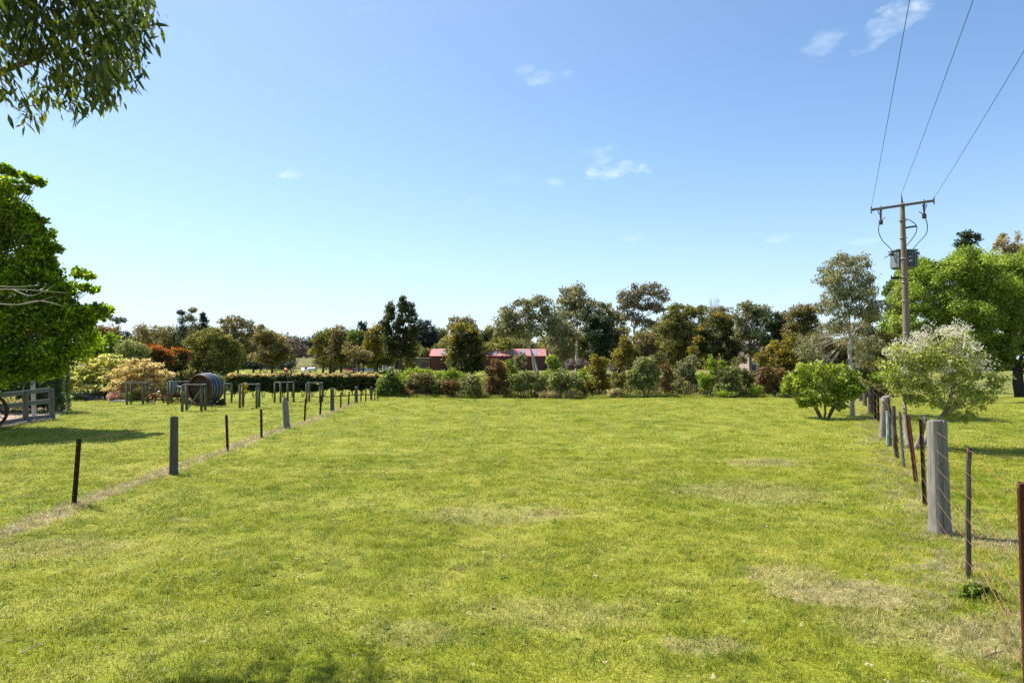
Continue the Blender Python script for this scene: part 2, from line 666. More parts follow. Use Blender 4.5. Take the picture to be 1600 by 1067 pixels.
def lawn_colour_group():
    g = bpy.data.node_groups.new('lawn_colour', 'ShaderNodeTree')
    g.interface.new_socket('Color', in_out='OUTPUT', socket_type='NodeSocketColor')
    g.interface.new_socket('Dry', in_out='OUTPUT', socket_type='NodeSocketFloat')
    go = g.nodes.new('NodeGroupOutput')
    L = g.links.new

    def m(op, a, b=None, c=None, clamp=False):
        nd = g.nodes.new('ShaderNodeMath')
        nd.operation = op
        nd.use_clamp = clamp
        for i, v in enumerate((a, b, c)):
            if v is None: continue
            if isinstance(v, (int, float)): nd.inputs[i].default_value = v
            else: L(v, nd.inputs[i])
        return nd.outputs[0]

    geo = g.nodes.new('ShaderNodeNewGeometry')
    sep = g.nodes.new('ShaderNodeSeparateXYZ')
    L(geo.outputs['Position'], sep.inputs[0])
    X, Y = sep.outputs[0], sep.outputs[1]
    flat = g.nodes.new('ShaderNodeCombineXYZ')
    L(X, flat.inputs[0]); L(Y, flat.inputs[1])

    def nz(scale, det=4, ro=.6, off=0.0):
        n = g.nodes.new('ShaderNodeTexNoise')
        n.inputs['Scale'].default_value = scale
        n.inputs['Detail'].default_value = det
        n.inputs['Roughness'].default_value = ro
        if off:
            mp = g.nodes.new('ShaderNodeMapping')
            mp.inputs['Location'].default_value = (off, off * .7, off * .3)
            L(flat.outputs[0], mp.inputs[0]); L(mp.outputs[0], n.inputs['Vector'])
        else:
            L(flat.outputs[0], n.inputs['Vector'])
        return n.outputs['Fac']

    def mixc(f, a, b):
        nd = g.nodes.new('ShaderNodeMix')
        nd.data_type = 'RGBA'
        if isinstance(f, (int, float)): nd.inputs[0].default_value = f
        else: L(f, nd.inputs[0])
        for s, v in ((6, a), (7, b)):
            if isinstance(v, tuple): nd.inputs[s].default_value = (*v, 1)
            else: L(v, nd.inputs[s])
        return nd.outputs[2]

    def band(f, lo, hi):
        nd = g.nodes.new('ShaderNodeMapRange')
        nd.interpolation_type = 'SMOOTHSTEP'
        nd.inputs[1].default_value = lo
        nd.inputs[2].default_value = hi
        L(f, nd.inputs[0])
        return nd.outputs[0]

    big = nz(.16, 3)
    mid = nz(.75, 5, .65, 13)
    sml = nz(3.4, 5, .7, 31)
    fin = nz(14, 3, .7, 7)
    c = mixc(band(big, .36, .64), (.222, .258, .018), (.302, .315, .034))
    c = mixc(m('MULTIPLY', band(mid, .42, .68), .75), c, (.41, .40, .085))
    c = mixc(m('MULTIPLY', band(sml, .46, .70), .55), c, (.090, .135, .012))
    c = mixc(m('MULTIPLY', band(fin, .50, .75), .35), c, (.275, .27, .06))
    # mowing passes running away up the paddock
    u = m('ADD', X, m('MULTIPLY', Y, .045))
    st = m('SINE', m('MULTIPLY', m('ADD', u, m('MULTIPLY', mid, .9)), 4.6))
    c = mixc(m('MULTIPLY', m('MULTIPLY', band(st, .1, .9), band(Y, 12, 22)), .75), c, (.26, .29, .045))

    def linedist(a, b):
        d = (b - a)
        d = Vector((d.x, d.y)).normalized()
        nx, ny = -d.y, d.x
        k = -(nx * a.x + ny * a.y)
        return m('ABSOLUTE', m('ADD', m('ADD', m('MULTIPLY', X, nx), m('MULTIPLY', Y, ny)), k))

    # sprayed-off strips under the two fences
    dl = m('SUBTRACT', linedist(LF0, LF1), m('MULTIPLY', m('SUBTRACT', mid, .5), .5))
    left = m('MULTIPLY', m('SUBTRACT', 1.0, band(dl, .06, .30)), band(sml, .28, .50))
    left = m('MULTIPLY', left, m('SUBTRACT', 1.0, band(Y, 30, 36)))
    dr = m('SUBTRACT', linedist(RF0, RF1), m('MULTIPLY', m('SUBTRACT', mid, .5), 1.1))
    right = m('MULTIPLY', m('SUBTRACT', 1.0, band(dr, .15, .9)), band(sml, .46, .62))

    def spot(px, py, rx, ry):
        p = G(px, py)
        dx = m('DIVIDE', m('SUBTRACT', X, p.x), rx)
        dy = m('DIVIDE', m('SUBTRACT', Y, p.y), ry)
        q = m('ADD', m('MULTIPLY', dx, dx), m('MULTIPLY', dy, dy))
        q = m('ADD', q, m('MULTIPLY', m('SUBTRACT', sml, .5), 3.5))
        return m('SUBTRACT', 1.0, band(q, .3, 1.3))

    dry = m('MAXIMUM', m('MULTIPLY', left, .95), m('MULTIPLY', right, .8))
    for a in ((1330, 930, .75, .42, .78), (1240, 900, .5, .4, .5), (1580, 850, .6, .5, .8), (1195, 722, .8, .7, .5), (1170, 770, 1.4, 1.0, .35), (770, 805, 1.2, .6, .35),
              (1520, 830, .7, .5, .35), (1400, 980, .6, .4, .4), (860, 960, .9, .4, .28), (60, 855, 1.1, .5, .35), (1560, 1000, .7, .45, .7), (1100, 1010, .35, .2, .5), (650, 990, .5, .3, .3), (845, 805, .35, .2, .6)):
        dry = m('MAXIMUM', dry, m('MULTIPLY', spot(*a[:4]), a[4]))
    dry = m('MAXIMUM', dry, m('MULTIPLY', band(nz(.9, 5, .7, 53), .62, .78), .4))
    c = mixc(dry, c, mixc(band(fin, .35, .7), (.30, .25, .12), (.50, .43, .25)))
    L(c, go.inputs[0])
    L(dry, go.inputs[1])
    return g


LAWN = lawn_colour_group()


def ground_material():
    nt = NT('lawn_soil')
    b = bsdf(nt, .9, .1)
    g = nt.n('ShaderNodeGroup')
    g.node_tree = LAWN
    geo = nt.n('ShaderNodeNewGeometry')
    f1 = noise(nt, geo.outputs['Position'], 38, 4, .75)
    f2 = noise(nt, geo.outputs['Position'], 9, 4, .7)
    # colour of thatch between the blades close by, grown over further off
    mul = nt.n('ShaderNodeMix', data_type='RGBA', blend_type='MULTIPLY')
    mul.inputs[0].default_value = 1
    nt.l(g.outputs[0], mul.inputs[6])
    nt.l(ramp(nt, f1, [(.32, (.38, .38, .28)), (.52, (.70, .70, .6)), (.72, (1.3, 1.25, 1.25))]), mul.inputs[7])
    # rough ground under the trees and the far paddocks
    at = nt.n('ShaderNodeAttribute', attribute_name='rough')
    f3 = noise(nt, geo.outputs['Position'], .5, 5, .7)
    m2 = nt.n('ShaderNodeMix', data_type='RGBA')
    nt.l(at.outputs['Fac'], m2.inputs[0])
    nt.l(mul.outputs[2], m2.inputs[6])
    nt.l(ramp(nt, f3, [(.3, (.06, .075, .022)), (.5, (.13, .12, .05)), (.72, (.22, .18, .09))]), m2.inputs[7])
    nt.l(m2.outputs[2], b.inputs['Base Color'])
    ad = nt.n('ShaderNodeMath', operation='ADD')
    nt.l(f1, ad.inputs[0]); nt.l(f2, ad.inputs[1])
    bump(nt, b, ad.outputs[0], .55, .05)
    return nt.m


def build_ground():
    xs = np.unique(np.round(np.concatenate([-np.geomspace(22, 2200, 40)[::-1], np.arange(-22, 22.01, .25), np.geomspace(22.5, 2200, 40)]), 3))
    ys = np.unique(np.round(np.concatenate([np.linspace(-60, 2, 12), np.arange(2.25, 60, .3), np.arange(60, 300, 4), np.geomspace(300, 3500, 30)]), 3))
    Xg, Yg = np.meshgrid(xs, ys)
    Zg = hz(Xg, Yg)
    V = np.stack([Xg, Yg, Zg], -1).reshape(-1, 3)
    nx, ny = len(xs), len(ys)
    i = (np.arange(ny - 1)[:, None] * nx + np.arange(nx - 1)[None]).reshape(-1)
    F = np.stack([i, i + 1, i + 1 + nx, i + nx], 1)
    me = bpy.data.meshes.new('ground')
    me.vertices.add(len(V)); me.vertices.foreach_set('co', V.astype(np.float32).ravel())
    me.loops.add(F.size); me.loops.foreach_set('vertex_index', F.astype(np.int32).ravel())
    me.polygons.add(len(F))
    me.polygons.foreach_set('loop_start', (np.arange(len(F)) * 4).astype(np.int32))
    me.polygons.foreach_set('loop_total', np.full(len(F), 4, np.int32))
    me.polygons.foreach_set('use_smooth', np.ones(len(F), bool))
    me.update(calc_edges=True)
    x, y = V[:, 0], V[:, 1]
    belt = smooth(38.2, 39.5, y) * (1 - smooth(47, 56, y)) * smooth(-9.5, -6.5, x) * (1 - smooth(19, 24, x))
    far = .85 * smooth(150, 230, y) + .5 * smooth(50, 60, y) * smooth(2, 10, x)
    r = np.clip(np.maximum(belt, far), 0, 1)
    at = me.attributes.new('rough', 'FLOAT', 'POINT')
    at.data.foreach_set('value', r.astype(np.float32))
    me.materials.append(ground_material())
    o = bpy.data.objects.new('ground', me)
    COL.objects.link(o)
    tag(o, 'mown paddock lawn running back to the tree line', kind='structure')


build_ground()


# ------------------------------------------------------------------ grass blades
def blade_material():
    nt = NT('grass_blade')
    g = nt.n('ShaderNodeGroup')
    g.node_tree = LAWN
    at = nt.n('ShaderNodeAttribute', attribute_name='rnd')
    iv = nt.n('ShaderNodeAttribute', attribute_name='vr')
    iv.attribute_type = 'INSTANCER'
    m0 = nt.n('ShaderNodeMix', data_type='RGBA', blend_type='MULTIPLY')
    m0.inputs[0].default_value = 1
    nt.l(g.outputs[0], m0.inputs[6])
    nt.l(ramp(nt, iv.outputs['Fac'], [(0, (.58, .72, .6)), (.5, (1, 1, 1)), (.85, (1.22, 1.15, 1.1)), (1, (1.5, 1.3, 1.9))]), m0.inputs[7])
    mul = nt.n('ShaderNodeMix', data_type='RGBA', blend_type='MULTIPLY')
    mul.inputs[0].default_value = 1
    nt.l(m0.outputs[2], mul.inputs[6])
    nt.l(ramp(nt, at.outputs['Fac'], [(0, (.62, .78, .6)), (.5, (1.25, 1.25, 1.15)), (.84, (1.35, 1.25, 1.1)), (.88, (1.55, 1.30, 1.8)), (1, (1.8, 1.5, 2.6))]), mul.inputs[7])
    b = nt.n('ShaderNodeBsdfPrincipled')
    b.inputs['Roughness'].default_value = .5
    b.inputs['Specular IOR Level'].default_value = .3
    nt.l(mul.outputs[2], b.inputs['Base Color'])
    tr = nt.n('ShaderNodeBsdfTranslucent')
    nt.l(mul.outputs[2], tr.inputs['Color'])
    mx = nt.n('ShaderNodeMixShader')
    mx.inputs[0].default_value = .42
    nt.l(b.outputs[0], mx.inputs[1]); nt.l(tr.outputs[0], mx.inputs[2])
    nt.l(mx.outputs[0], nt.out.inputs[0])
    return nt.m


BLADE = blade_material()


def tuft_mesh(name, n, rad, hmin, hmax, w, lean):
    V, Fc, rn = [], [], []
    for i in range(n):
        a, r = random.uniform(0, 6.283), rad * math.sqrt(random.random())
        x, y = r * math.cos(a), r * math.sin(a)
        h = random.uniform(hmin, hmax)
        la = random.uniform(0, 6.283)
        ln = random.uniform(.15, lean) * h
        dx, dy = math.cos(la) * ln, math.sin(la) * ln
        wa = la + 1.57 + random.uniform(-.5, .5)
        wx, wy = math.cos(wa) * w / 2, math.sin(wa) * w / 2
        o = len(V)
        V += [(x - wx, y - wy, -.01), (x + wx, y + wy, -.01), (x + dx * .35 - wx * .8, y + dy * .35 - wy * .8, h * .6), (x + dx * .35 + wx * .8, y + dy * .35 + wy * .8, h * .6), (x + dx, y + dy, h * random.uniform(.8, 1))]
        Fc += [(o, o + 1, o + 3, o + 2), (o + 2, o + 3, o + 4)]
        rn += [random.random()] * 5
    me = bpy.data.meshes.new(name)
    me.from_pydata(V, [], Fc)
    at = me.attributes.new('rnd', 'FLOAT', 'POINT')
    at.data.foreach_set('value', rn)
    me.materials.append(BLADE)
    return me


def build_grass():
    gcol = bpy.data.collections.new('grass_tufts')
    for i in range(6):
        gcol.objects.link(bpy.data.objects.new('tuft_%02d' % i, tuft_mesh('tuft', 34, .11, .016, .048, .0046, 1.8)))
    for i in range(6, 9):
        gcol.objects.link(bpy.data.objects.new('tuft_%02d' % i, tuft_mesh('tuft', 30, .16, .014, .036, .008, 2.2)))
    for i in range(9, 11):
        gcol.objects.link(bpy.data.objects.new('tuft_%02d' % i, tuft_mesh('tuft', 26, .06, .05, .12, .0045, 1.0)))
    # flat rosettes of broad leaves and bits of dead leaf lying on the turf
    for i in range(11, 13):
        V, F, rn = [], [], []
        for k in range(9):
            a = k * 2.4 + random.uniform(-.2, .2)
            L_ = random.uniform(.03, .06)
            w = L_ * .28
            dx, dy = math.cos(a), math.sin(a)
            o_ = len(V)
            V += [(0, 0, .008), (dx * L_ * .55 - dy * w, dy * L_ * .55 + dx * w, .022), (dx * L_, dy * L_, .012), (dx * L_ * .55 + dy * w, dy * L_ * .55 - dx * w, .022)]
            F.append((o_, o_ + 1, o_ + 2, o_ + 3)); rn += [random.uniform(.3, .8)] * 4
        me_ = bpy.data.meshes.new('rosette'); me_.from_pydata(V, [], F)
        me_.attributes.new('rnd', 'FLOAT', 'POINT').data.foreach_set('value', rn); me_.materials.append(BLADE)
        gcol.objects.link(bpy.data.objects.new('tuft_%02d' % i, me_))
    V, F = [], []
    for k in range(2):
        a = random.uniform(0, 6.28); L_ = random.uniform(.035, .06); w = L_ * .2
        dx, dy = math.cos(a), math.sin(a); ox, oy = random.uniform(-.08, .08), random.uniform(-.08, .08)
        o_ = len(V)
        V += [(ox, oy, .03), (ox + dx * L_ * .5 - dy * w, oy + dy * L_ * .5 + dx * w, .042), (ox + dx * L_, oy + dy * L_, .03), (ox + dx * L_ * .5 + dy * w, oy + dy * L_ * .5 - dx * w, .036)]
        F.append((o_, o_ + 1, o_ + 2, o_ + 3))
    me_ = bpy.data.meshes.new('litter'); me_.from_pydata(V, [], F)
    me_.materials.append(mat_plain('dead_leaf', (.36, .30, .17), .8))
    gcol.objects.link(bpy.data.objects.new('tuft_13', me_))
    pts, idx, scl = [], [], []

    def band(y0, y1, dens, kinds, s0, s1):
        area_w0 = 1.1
        n = int(dens * (y1 ** 2 - y0 ** 2) * area_w0)
        y = np.sqrt(RNG.uniform(y0 ** 2, y1 ** 2, n))
        x = RNG.uniform(-1.1, 1.1, n) * y
        pts.append(np.stack([x, y, hz(x, y)], 1))
        idx.append(RNG.choice(kinds, n))
        scl.append(RNG.uniform(s0, s1, n))
    near = list(range(6))
    band(3.2, 9, 105, near, .8, 1.25)
    band(9, 15, 46, near + [6, 7, 8], 1.0, 1.4)
    band(15, 24, 18, [6, 7, 8], 1.1, 1.6)
    band(24, 37.5, 7, [6, 7, 8], 1.4, 2.1)
    # patches where it grows longer
    c = RNG.uniform(size=(150, 2))
    yy = np.sqrt(3.6 ** 2 + c[:, 0] * (16 ** 2 - 3.6 ** 2))
    xx = (c[:, 1] * 1.6 - .8) * yy
    for a, b in zip(xx, yy):
        n = int(RNG.integers(5, 22))
        x = a + RNG.normal(size=n) * .22
        y = b + RNG.normal(size=n) * .16
        pts.append(np.stack([x, y, hz(x, y)], 1)); idx.append(RNG.choice([9, 10], n)); scl.append(RNG.uniform(.45, .85, n))
    n = 800
    y = np.sqrt(RNG.uniform(3.2 ** 2, 13 ** 2, n)); x = RNG.uniform(-.8, .8, n) * y
    pts.append(np.stack([x, y, hz(x, y)], 1)); idx.append(RNG.choice([11, 12], n)); scl.append(RNG.uniform(.35, .85, n))
    n = 420
    y = np.sqrt(RNG.uniform(3.2 ** 2, 11 ** 2, n)); x = RNG.uniform(-.8, .8, n) * y
    pts.append(np.stack([x, y, hz(x, y)], 1)); idx.append(np.full(n, 13)); scl.append(RNG.uniform(.5, 1.2, n))
    # rough grass along the foot of the shrubs
    n = 1500
    x = RNG.uniform(-7.6, 18.5, n); y = 38.3 + np.abs(RNG.normal(size=n)) * .7 + .25 * np.sin(x * 1.3)
    pts.append(np.stack([x, y, hz(x, y)], 1)); idx.append(RNG.choice([9, 10], n)); scl.append(RNG.uniform(.8, 2.6, n))
    # unmown fringe along both fences
    for a, b, t0, t1, n in ((LF0, LF1, -.4, 1.0, 420), (RF0, RF1, -.35, 1.1, 900)):
        t = RNG.uniform(t0, t1, n)
        j = .09 if a is LF0 else .22
        x = a.x + (b.x - a.x) * t + RNG.normal(size=n) * j
        y = a.y + (b.y - a.y) * t + RNG.normal(size=n) * j
        ok = y > 3
        x, y = x[ok], y[ok]
        n = len(x)
        pts.append(np.stack([x, y, hz(x, y)], 1)); idx.append(RNG.choice([9, 10], n)); scl.append(RNG.uniform(.5, 1.0, n))
    pts = np.concatenate(pts); idx = np.concatenate(idx); scl = np.concatenate(scl)
    n = len(pts)
    me = bpy.data.meshes.new('grass')
    me.vertices.add(n)
    me.vertices.foreach_set('co', pts.astype(np.float32).ravel())
    a = me.attributes.new('idx', 'INT', 'POINT'); a.data.foreach_set('value', idx.astype(np.int32))
    a = me.attributes.new('scl', 'FLOAT', 'POINT'); a.data.foreach_set('value', scl.astype(np.float32))
    a = me.attributes.new('vr', 'FLOAT', 'POINT'); a.data.foreach_set('value', RNG.uniform(0, 1, n).astype(np.float32))
    rot = np.stack([RNG.normal(size=n) * .12, RNG.normal(size=n) * .12, RNG.uniform(0, 6.28, n)], 1)
    a = me.attributes.new('rot', 'FLOAT_VECTOR', 'POINT'); a.data.foreach_set('vector', rot.astype(np.float32).ravel())
    o = bpy.data.objects.new('grass', me)
    COL.objects.link(o)
    tag(o, 'short green and straw coloured grass blades covering the paddock lawn', 'grass', kind='stuff')
    ng = bpy.data.node_groups.new('grow', 'GeometryNodeTree')
    ng.interface.new_socket('Geometry', in_out='INPUT', socket_type='NodeSocketGeometry')
    ng.interface.new_socket('Geometry', in_out='OUTPUT', socket_type='NodeSocketGeometry')
    N = ng.nodes.new
    gi, go = N('NodeGroupInput'), N('NodeGroupOutput')
    ip = N('GeometryNodeInstanceOnPoints')
    ci = N('GeometryNodeCollectionInfo')
    ci.inputs['Collection'].default_value = gcol
    ci.inputs['Separate Children'].default_value = True
    ci.inputs['Reset Children'].default_value = True

    def attr(nm, ty):
        q = N('GeometryNodeInputNamedAttribute')
        q.data_type = ty
        q.inputs['Name'].default_value = nm
        return [s for s in q.outputs if s.enabled and s.name == 'Attribute'][0]
    L = ng.links.new
    L(gi.outputs[0], ip.inputs['Points'])
    L(ci.outputs[0], ip.inputs['Instance'])
    ip.inputs['Pick Instance'].default_value = True
    L(attr('idx', 'INT'), ip.inputs['Instance Index'])
    L(attr('rot', 'FLOAT_VECTOR'), ip.inputs['Rotation'])
    L(attr('scl', 'FLOAT'), ip.inputs['Scale'])
    L(ip.outputs[0], go.inputs[0])
    md = o.modifiers.new('grow', 'NODES')
    md.node_group = ng
    print('grass tufts', n)


build_grass()

# ------------------------------------------------------------------ materials of the made things
M_POST = mat_streak('weathered_post_wood', [(.25, (.05, .04, .03)), (.42, (.17, .152, .128)), (.6, (.28, .255, .222)), (.8, (.42, .395, .355))], (55, 55, 2.0), 2.2, .9, 0, .9, .012)
M_POSTD = mat_streak('dark_post_wood', [(.25, (.035, .032, .025)), (.5, (.10, .094, .075)), (.78, (.18, .17, .14))], (50, 50, 2.0), 2.2, .9, 0, .9, .012)
M_POSTG = mat_streak('greenish_treated_wood', [(.3, (.06, .06, .04)), (.7, (.16, .155, .11))], (16, 16, 1.5), 2.5, .9, 0, .5)
M_RAIL = mat_streak('grey_rail_wood', [(.28, (.07, .066, .062)), (.5, (.16, .155, .15)), (.75, (.27, .265, .26))], (2.0, 20, 20), 2.2, .9, 0, .7)
M_RAILV = mat_streak('grey_fence_post_wood', [(.28, (.06, .054, .048)), (.5, (.14, .13, .12)), (.75, (.24, .228, .215))], (20, 20, 2), 2.2, .9, 0, .7)
M_STAKE = mat_streak('brown_stake_wood', [(.3, (.035, .028, .022)), (.7, (.13, .105, .085))], (16, 16, 1.5), 2.5, .9, 0, .7)
M_STEEL = mat_streak('dark_star_picket_steel', [(.3, (.018, .013, .011)), (.65, (.05, .03, .022)), (.85, (.13, .06, .035))], (9, 9, 3), 3, .6, .3, .3, .004)
M_RUST = mat_streak('rusty_steel', [(.3, (.045, .016, .010)), (.55, (.10, .033, .019)), (.75, (.17, .06, .03))], (30, 30, 22), 2, .75, .1, .3, .003)
M_WIRE = mat_plain('rusty_wire', (.36, .15, .07), .7, .3)
M_CABLE = mat_plain('dark_cable', (.045, .05, .055), .6)
M_GALV = mat_plain('dull_metal', (.35, .36, .37), .5, .6)
M_TANK = mat_streak('grey_transformer_paint', [(.35, (.13, .16, .17)), (.7, (.20, .235, .245))], (3, 3, 1), 2, .5, .2, .1, .002)
M_BLACK = mat_plain('black_iron', (.015, .016, .018), .5)
M_CERAM = mat_plain('brown_porcelain', (.10, .05, .035), .3)
M_POLE = mat_streak('pole_wood', [(.3, (.09, .068, .05)), (.5, (.19, .15, .115)), (.75, (.32, .27, .22))], (12, 12, .6), 1.8, .9, 0, .5)


def wood_post(name, label, px, py, top_py, wpx, mat=M_POST, lean=(0, 0), group=None, cat='fence post', cracked=True, D=None, point=0.0):
    g = G(px, py) if D is None else base_at(px, D)
    root_h = P(px, top_py, g.y).z - g.z
    r = wpx * g.y / FPX / 2 * .84
    mb = MB()
    n = 36
    seed = random.random() * 50
    rings = 13
    vs, fs = [], []
    zs = [-.12] + [root_h * k / (rings - 3) for k in range(rings - 3)] + [root_h * .985, root_h]
    cr = int(n * .70) + random.randrange(3)
    gro = [random.uniform(-.03, .012) for _ in range(n)]
    crw = .17 if cracked else .06
    for i, z in enumerate(zs):
        t = max(0, z / root_h)
        for k in range(n):
            a = 2 * math.pi * k / n
            rr = r * (1.08 - .12 * t + .10 * (t < .06))
            rr *= 1 + .06 * math.sin(a * 2 + seed) + .03 * math.sin(a * 5 + seed * 2 + z) + .012 * math.sin(z * 9 + a * 2 + seed) + gro[k]
            if k == (cr + int(z * 1.2)) % n: rr *= 1 - crw
            if k == (cr + 14) % n and z > root_h * .35: rr *= 1 - crw * .7
            if k == (cr + 24) % n: rr *= 1 - crw * .5
            if point: rr *= 1 - point * max(0, (t - .72) / .28) ** 2
            if i == len(zs) - 1: rr *= .88
            zz = z + (math.sin(a + seed) * r * .18 + random.uniform(-.006, .006) if i >= len(zs) - 2 else 0)
            vs.append((math.cos(a) * rr + lean[0] * z, math.sin(a) * rr + lean[1] * z, zz))
    R_ = len(zs)
    for i in range(R_ - 1):
        for k in range(n):
            j = (k + 1) % n
            fs.append((i * n + k, i * n + j, i * n + n + j, i * n + n + k))
    vs.append((lean[0] * root_h, lean[1] * root_h, root_h - .012))
    for k in range(n):
        fs.append(((R_ - 1) * n + k, (R_ - 1) * n + (k + 1) % n, len(vs) - 1))
    mb.add(vs, fs)
    o = mb.build(name, mat, None, False)
    o.location = g
    tag(o, label, cat, group)
    return o


def picket_mesh(h, w, hole=.004, name='steel_picket', mat=M_STEEL):
    """a Y-section steel picket with a row of drilled holes in its front flange"""
    mb = MB()
    t = w * .09
    step = max(.1, h / 8)
    # two rear flanges
    for a in (R(210), R(330)):
        c, s = math.cos(a), math.sin(a)
        nx, ny = -s * t, c * t
        pr = [(nx, ny), (c * w + nx, s * w + ny), (c * w - nx, s * w - ny), (-nx, -ny)]
        vs = [(x, y, z) for z in (-.15, h * .985, h) for x, y in (pr if z < h else [(q[0] * .9, q[1] * .9) for q in pr])]
        fs = [(i * 4 + k, i * 4 + (k + 1) % 4, i * 4 + 4 + (k + 1) % 4, i * 4 + 4 + k) for i in range(2) for k in range(4)] + [(8, 9, 10, 11)]
        mb.add(vs, fs)
    # holed flange, standing along +Y
    zs = [-.15]
    while zs[-1] + step < h: zs.append(zs[-1] + step)
    zs.append(h)
    for i in range(len(zs) - 1):
        z0, z1 = zs[i], zs[i + 1]
        zc, yc = (z0 + z1) / 2, w * .55
        for sgn in (1, -1):
            x = t * sgn * .8
            outer = [(0, z0), (w / 2, z0), (w, z0), (w, zc), (w, z1), (w / 2, z1), (0, z1), (0, zc)]
            ang = [225, 270, 315, 0, 45, 90, 135, 180]
            inner = [(yc + hole * math.cos(R(a)), zc + hole * math.sin(R(a))) for a in ang]
            vs = [(x, y, z) for y, z in outer] + [(x, y, z) for y, z in inner]
            fs = [(k, (k + 1) % 8, 8 + (k + 1) % 8, 8 + k) for k in range(8)]
            mb.add(vs, fs)
        # rim of the hole and the outer edge
        vs = [(t * .8 * q, yc + hole * math.cos(R(a)), zc + hole * math.sin(R(a))) for q in (1, -1) for a in range(0, 360, 45)]
        mb.add(vs, [(k, (k + 1) % 8, 8 + (k + 1) % 8, 8 + k) for k in range(8)])
        mb.add([(t * .8, w, z0), (-t * .8, w, z0), (-t * .8, w, z1), (t * .8, w, z1)], [(0, 1, 2, 3)])
    mb.add([(t * .8, 0, h), (-t * .8, 0, h), (-t * .8, w, h), (t * .8, w, h)], [(0, 1, 2, 3)])
    return mb


def picket(label, px, py, tx, ty, wpx, mat=M_STEEL, rz=0.0, group=None, D=None, name='steel_picket', hole=.004):
    g = G(px, py) if D is None else base_at(px, D)
    top = P(tx, ty, g.y)
    h = (top - g).length
    w = max(.018, wpx * g.y / FPX / 1.75)
    o = picket_mesh(h, w, hole).build(name, mat)
    o.location = g
    q = (top - g).to_track_quat('Z', 'Y')
    o.rotation_euler = q.to_euler()
    o.rotation_euler.rotate_axis('Z', rz)
    return tag(o, label, 'fence picket', group)


def stake(label, px, py, tx, ty, wpx, mat=M_STAKE, name='timber_stake', bend=.02, group=None, cat='fence stake'):
    g = G(px, py)
    top = P(tx, ty, g.y)
    r = wpx * g.y / FPX / 2
    mb = MB()
    pts = [q - g for q in curve_pts(g - Vector((0, 0, .12)), top, 7, bend)]
    mb.tube(pts, [r * 1.05, r * 1.05, r, r, r * .95, r * .92, r * .85], 7, jit=.10)
    o = mb.build(name, mat, None, False)
    o.location = g
    return tag(o, label, cat, group)


# ------------------------------------------------------------------ the right-hand fence
GR = 'pickets and stakes of the right hand fence'
wood_post('fence_post', 'thick split grey timber post with deep crack, nearest post of the right fence', 1469, 834, 657, 33, M_POST, (-.012, 0), 'grey timber posts of the right fence')
picket('tall rust brown steel picket with drilled holes at the right edge of the lawn', 1603, 1100, 1603, 755, 34, M_RUST, R(82), GR, D=4.15, hole=.0055)
stake('square grey brown timber dropper standing alone right of the thick cracked post', 1513.5, 904, 1515, 699, 8, M_STAKE, group=GR)
picket('dark straight steel picket just left of the thick cracked post', 1446, 790, 1440, 655, 6.5, M_STEEL, R(150), GR)
picket('leaning orange rusty steel picket beside the apple tree trunk', 1432.5, 757, 1419, 648, 6, M_RUST, R(140), GR)
stake('thin grey stake between the rusty picket and the dark twisted stake', 1413, 731, 1406, 643, 4.5, M_RAILV, group=GR)
stake('dark twisted bush pole leaning left at the foot of the apple tree', 1405, 718, 1396, 634, 6.5, M_STAKE, bend=.05, group=GR)
stake('short pale green painted stake in front of the wired strainer post', 1387.5, 697, 1386, 642, 4.5, mat_plain('faded_green_paint', (.26, .36, .33), .8), group=GR)
stake('short grey stake touching the pale green painted stake', 1392, 697, 1391, 650, 4, M_RAILV, group=GR)
g_strain = wood_post('fence_post', 'grey strainer post with wire wound round its top behind the apple tree stems', 1381, 686, 619, 15, M_POST, (.06, 0), 'grey timber posts of the right fence')
stake('dark slanting brace pole running down from the top of the strainer post', 1404, 692, 1387, 622, 4.5, M_STAKE, name='brace_pole', bend=.04, group=GR, cat='brace')
picket('thin dark picket right of the far stocky grey posts', 1372.5, 660, 1372, 612, 3.2, M_STEEL, 0, GR)
picket('dark picket touching the stocky grey post behind the leafy round bush', 1367.5, 655, 1367, 609, 4.0, M_STEEL, .5, GR)
wood_post('fence_post', 'stocky grey post third back from the camera on the right fence', 1361.5, 647, 603, 9.5, M_POSTD, (0, 0), 'grey timber posts of the right fence')
wood_post('fence_post', 'grey post fourth back along the right fence', 1351.5, 634, 600, 7.5, M_POSTD, (0, 0), 'grey timber posts of the right fence')
wood_post('fence_post', 'smallest farthest grey post of the right fence', 1345, 627, 597, 6, M_POSTD, (0, 0), 'grey timber posts of the right fence')

# wires
hzs = [1.25, 1.03, .81, .60, .41, .20]
rl = [G(1593, 1067), base_at(1592, 4.15), G(1514, 904), G(1469, 834), G(1446, 790), G(1432.5, 757), G(1381, 686), G(1361.5, 647), G(1345, 627)]
rl[0] = rl[1] + (rl[1] - rl[2]) * .8
words = ['top', 'second', 'third', 'fourth', 'fifth', 'lowest']
for i, z in enumerate(hzs):
    mb = MB()
    pts = []
    for k in range(len(rl) - 1):
        a, b = rl[k].copy(), rl[k + 1].copy()
        sag = (.02 + .015 * (i > 2)) * min(1.5, (b - a).length / 3)
        for q in range(6):
            t = q / 6
            p = a.lerp(b, t)
            off = Vector((-.05, -.02, 0)) if k >= 2 else Vector((0, -.012, 0))
            pts.append(p + off + Vector((random.uniform(-.006, .006), 0, z - sag * math.sin(math.pi * t) + random.uniform(-.006, .006))))
    mb.tube(pts, .0016, 5)
    o = mb.build('fence_wire', M_WIRE, None, True)
    tag(o, 'rusty orange plain fence wire, %s strand counted down the thick cracked post' % words[i], 'fence wire', 'wires of the right hand fence')

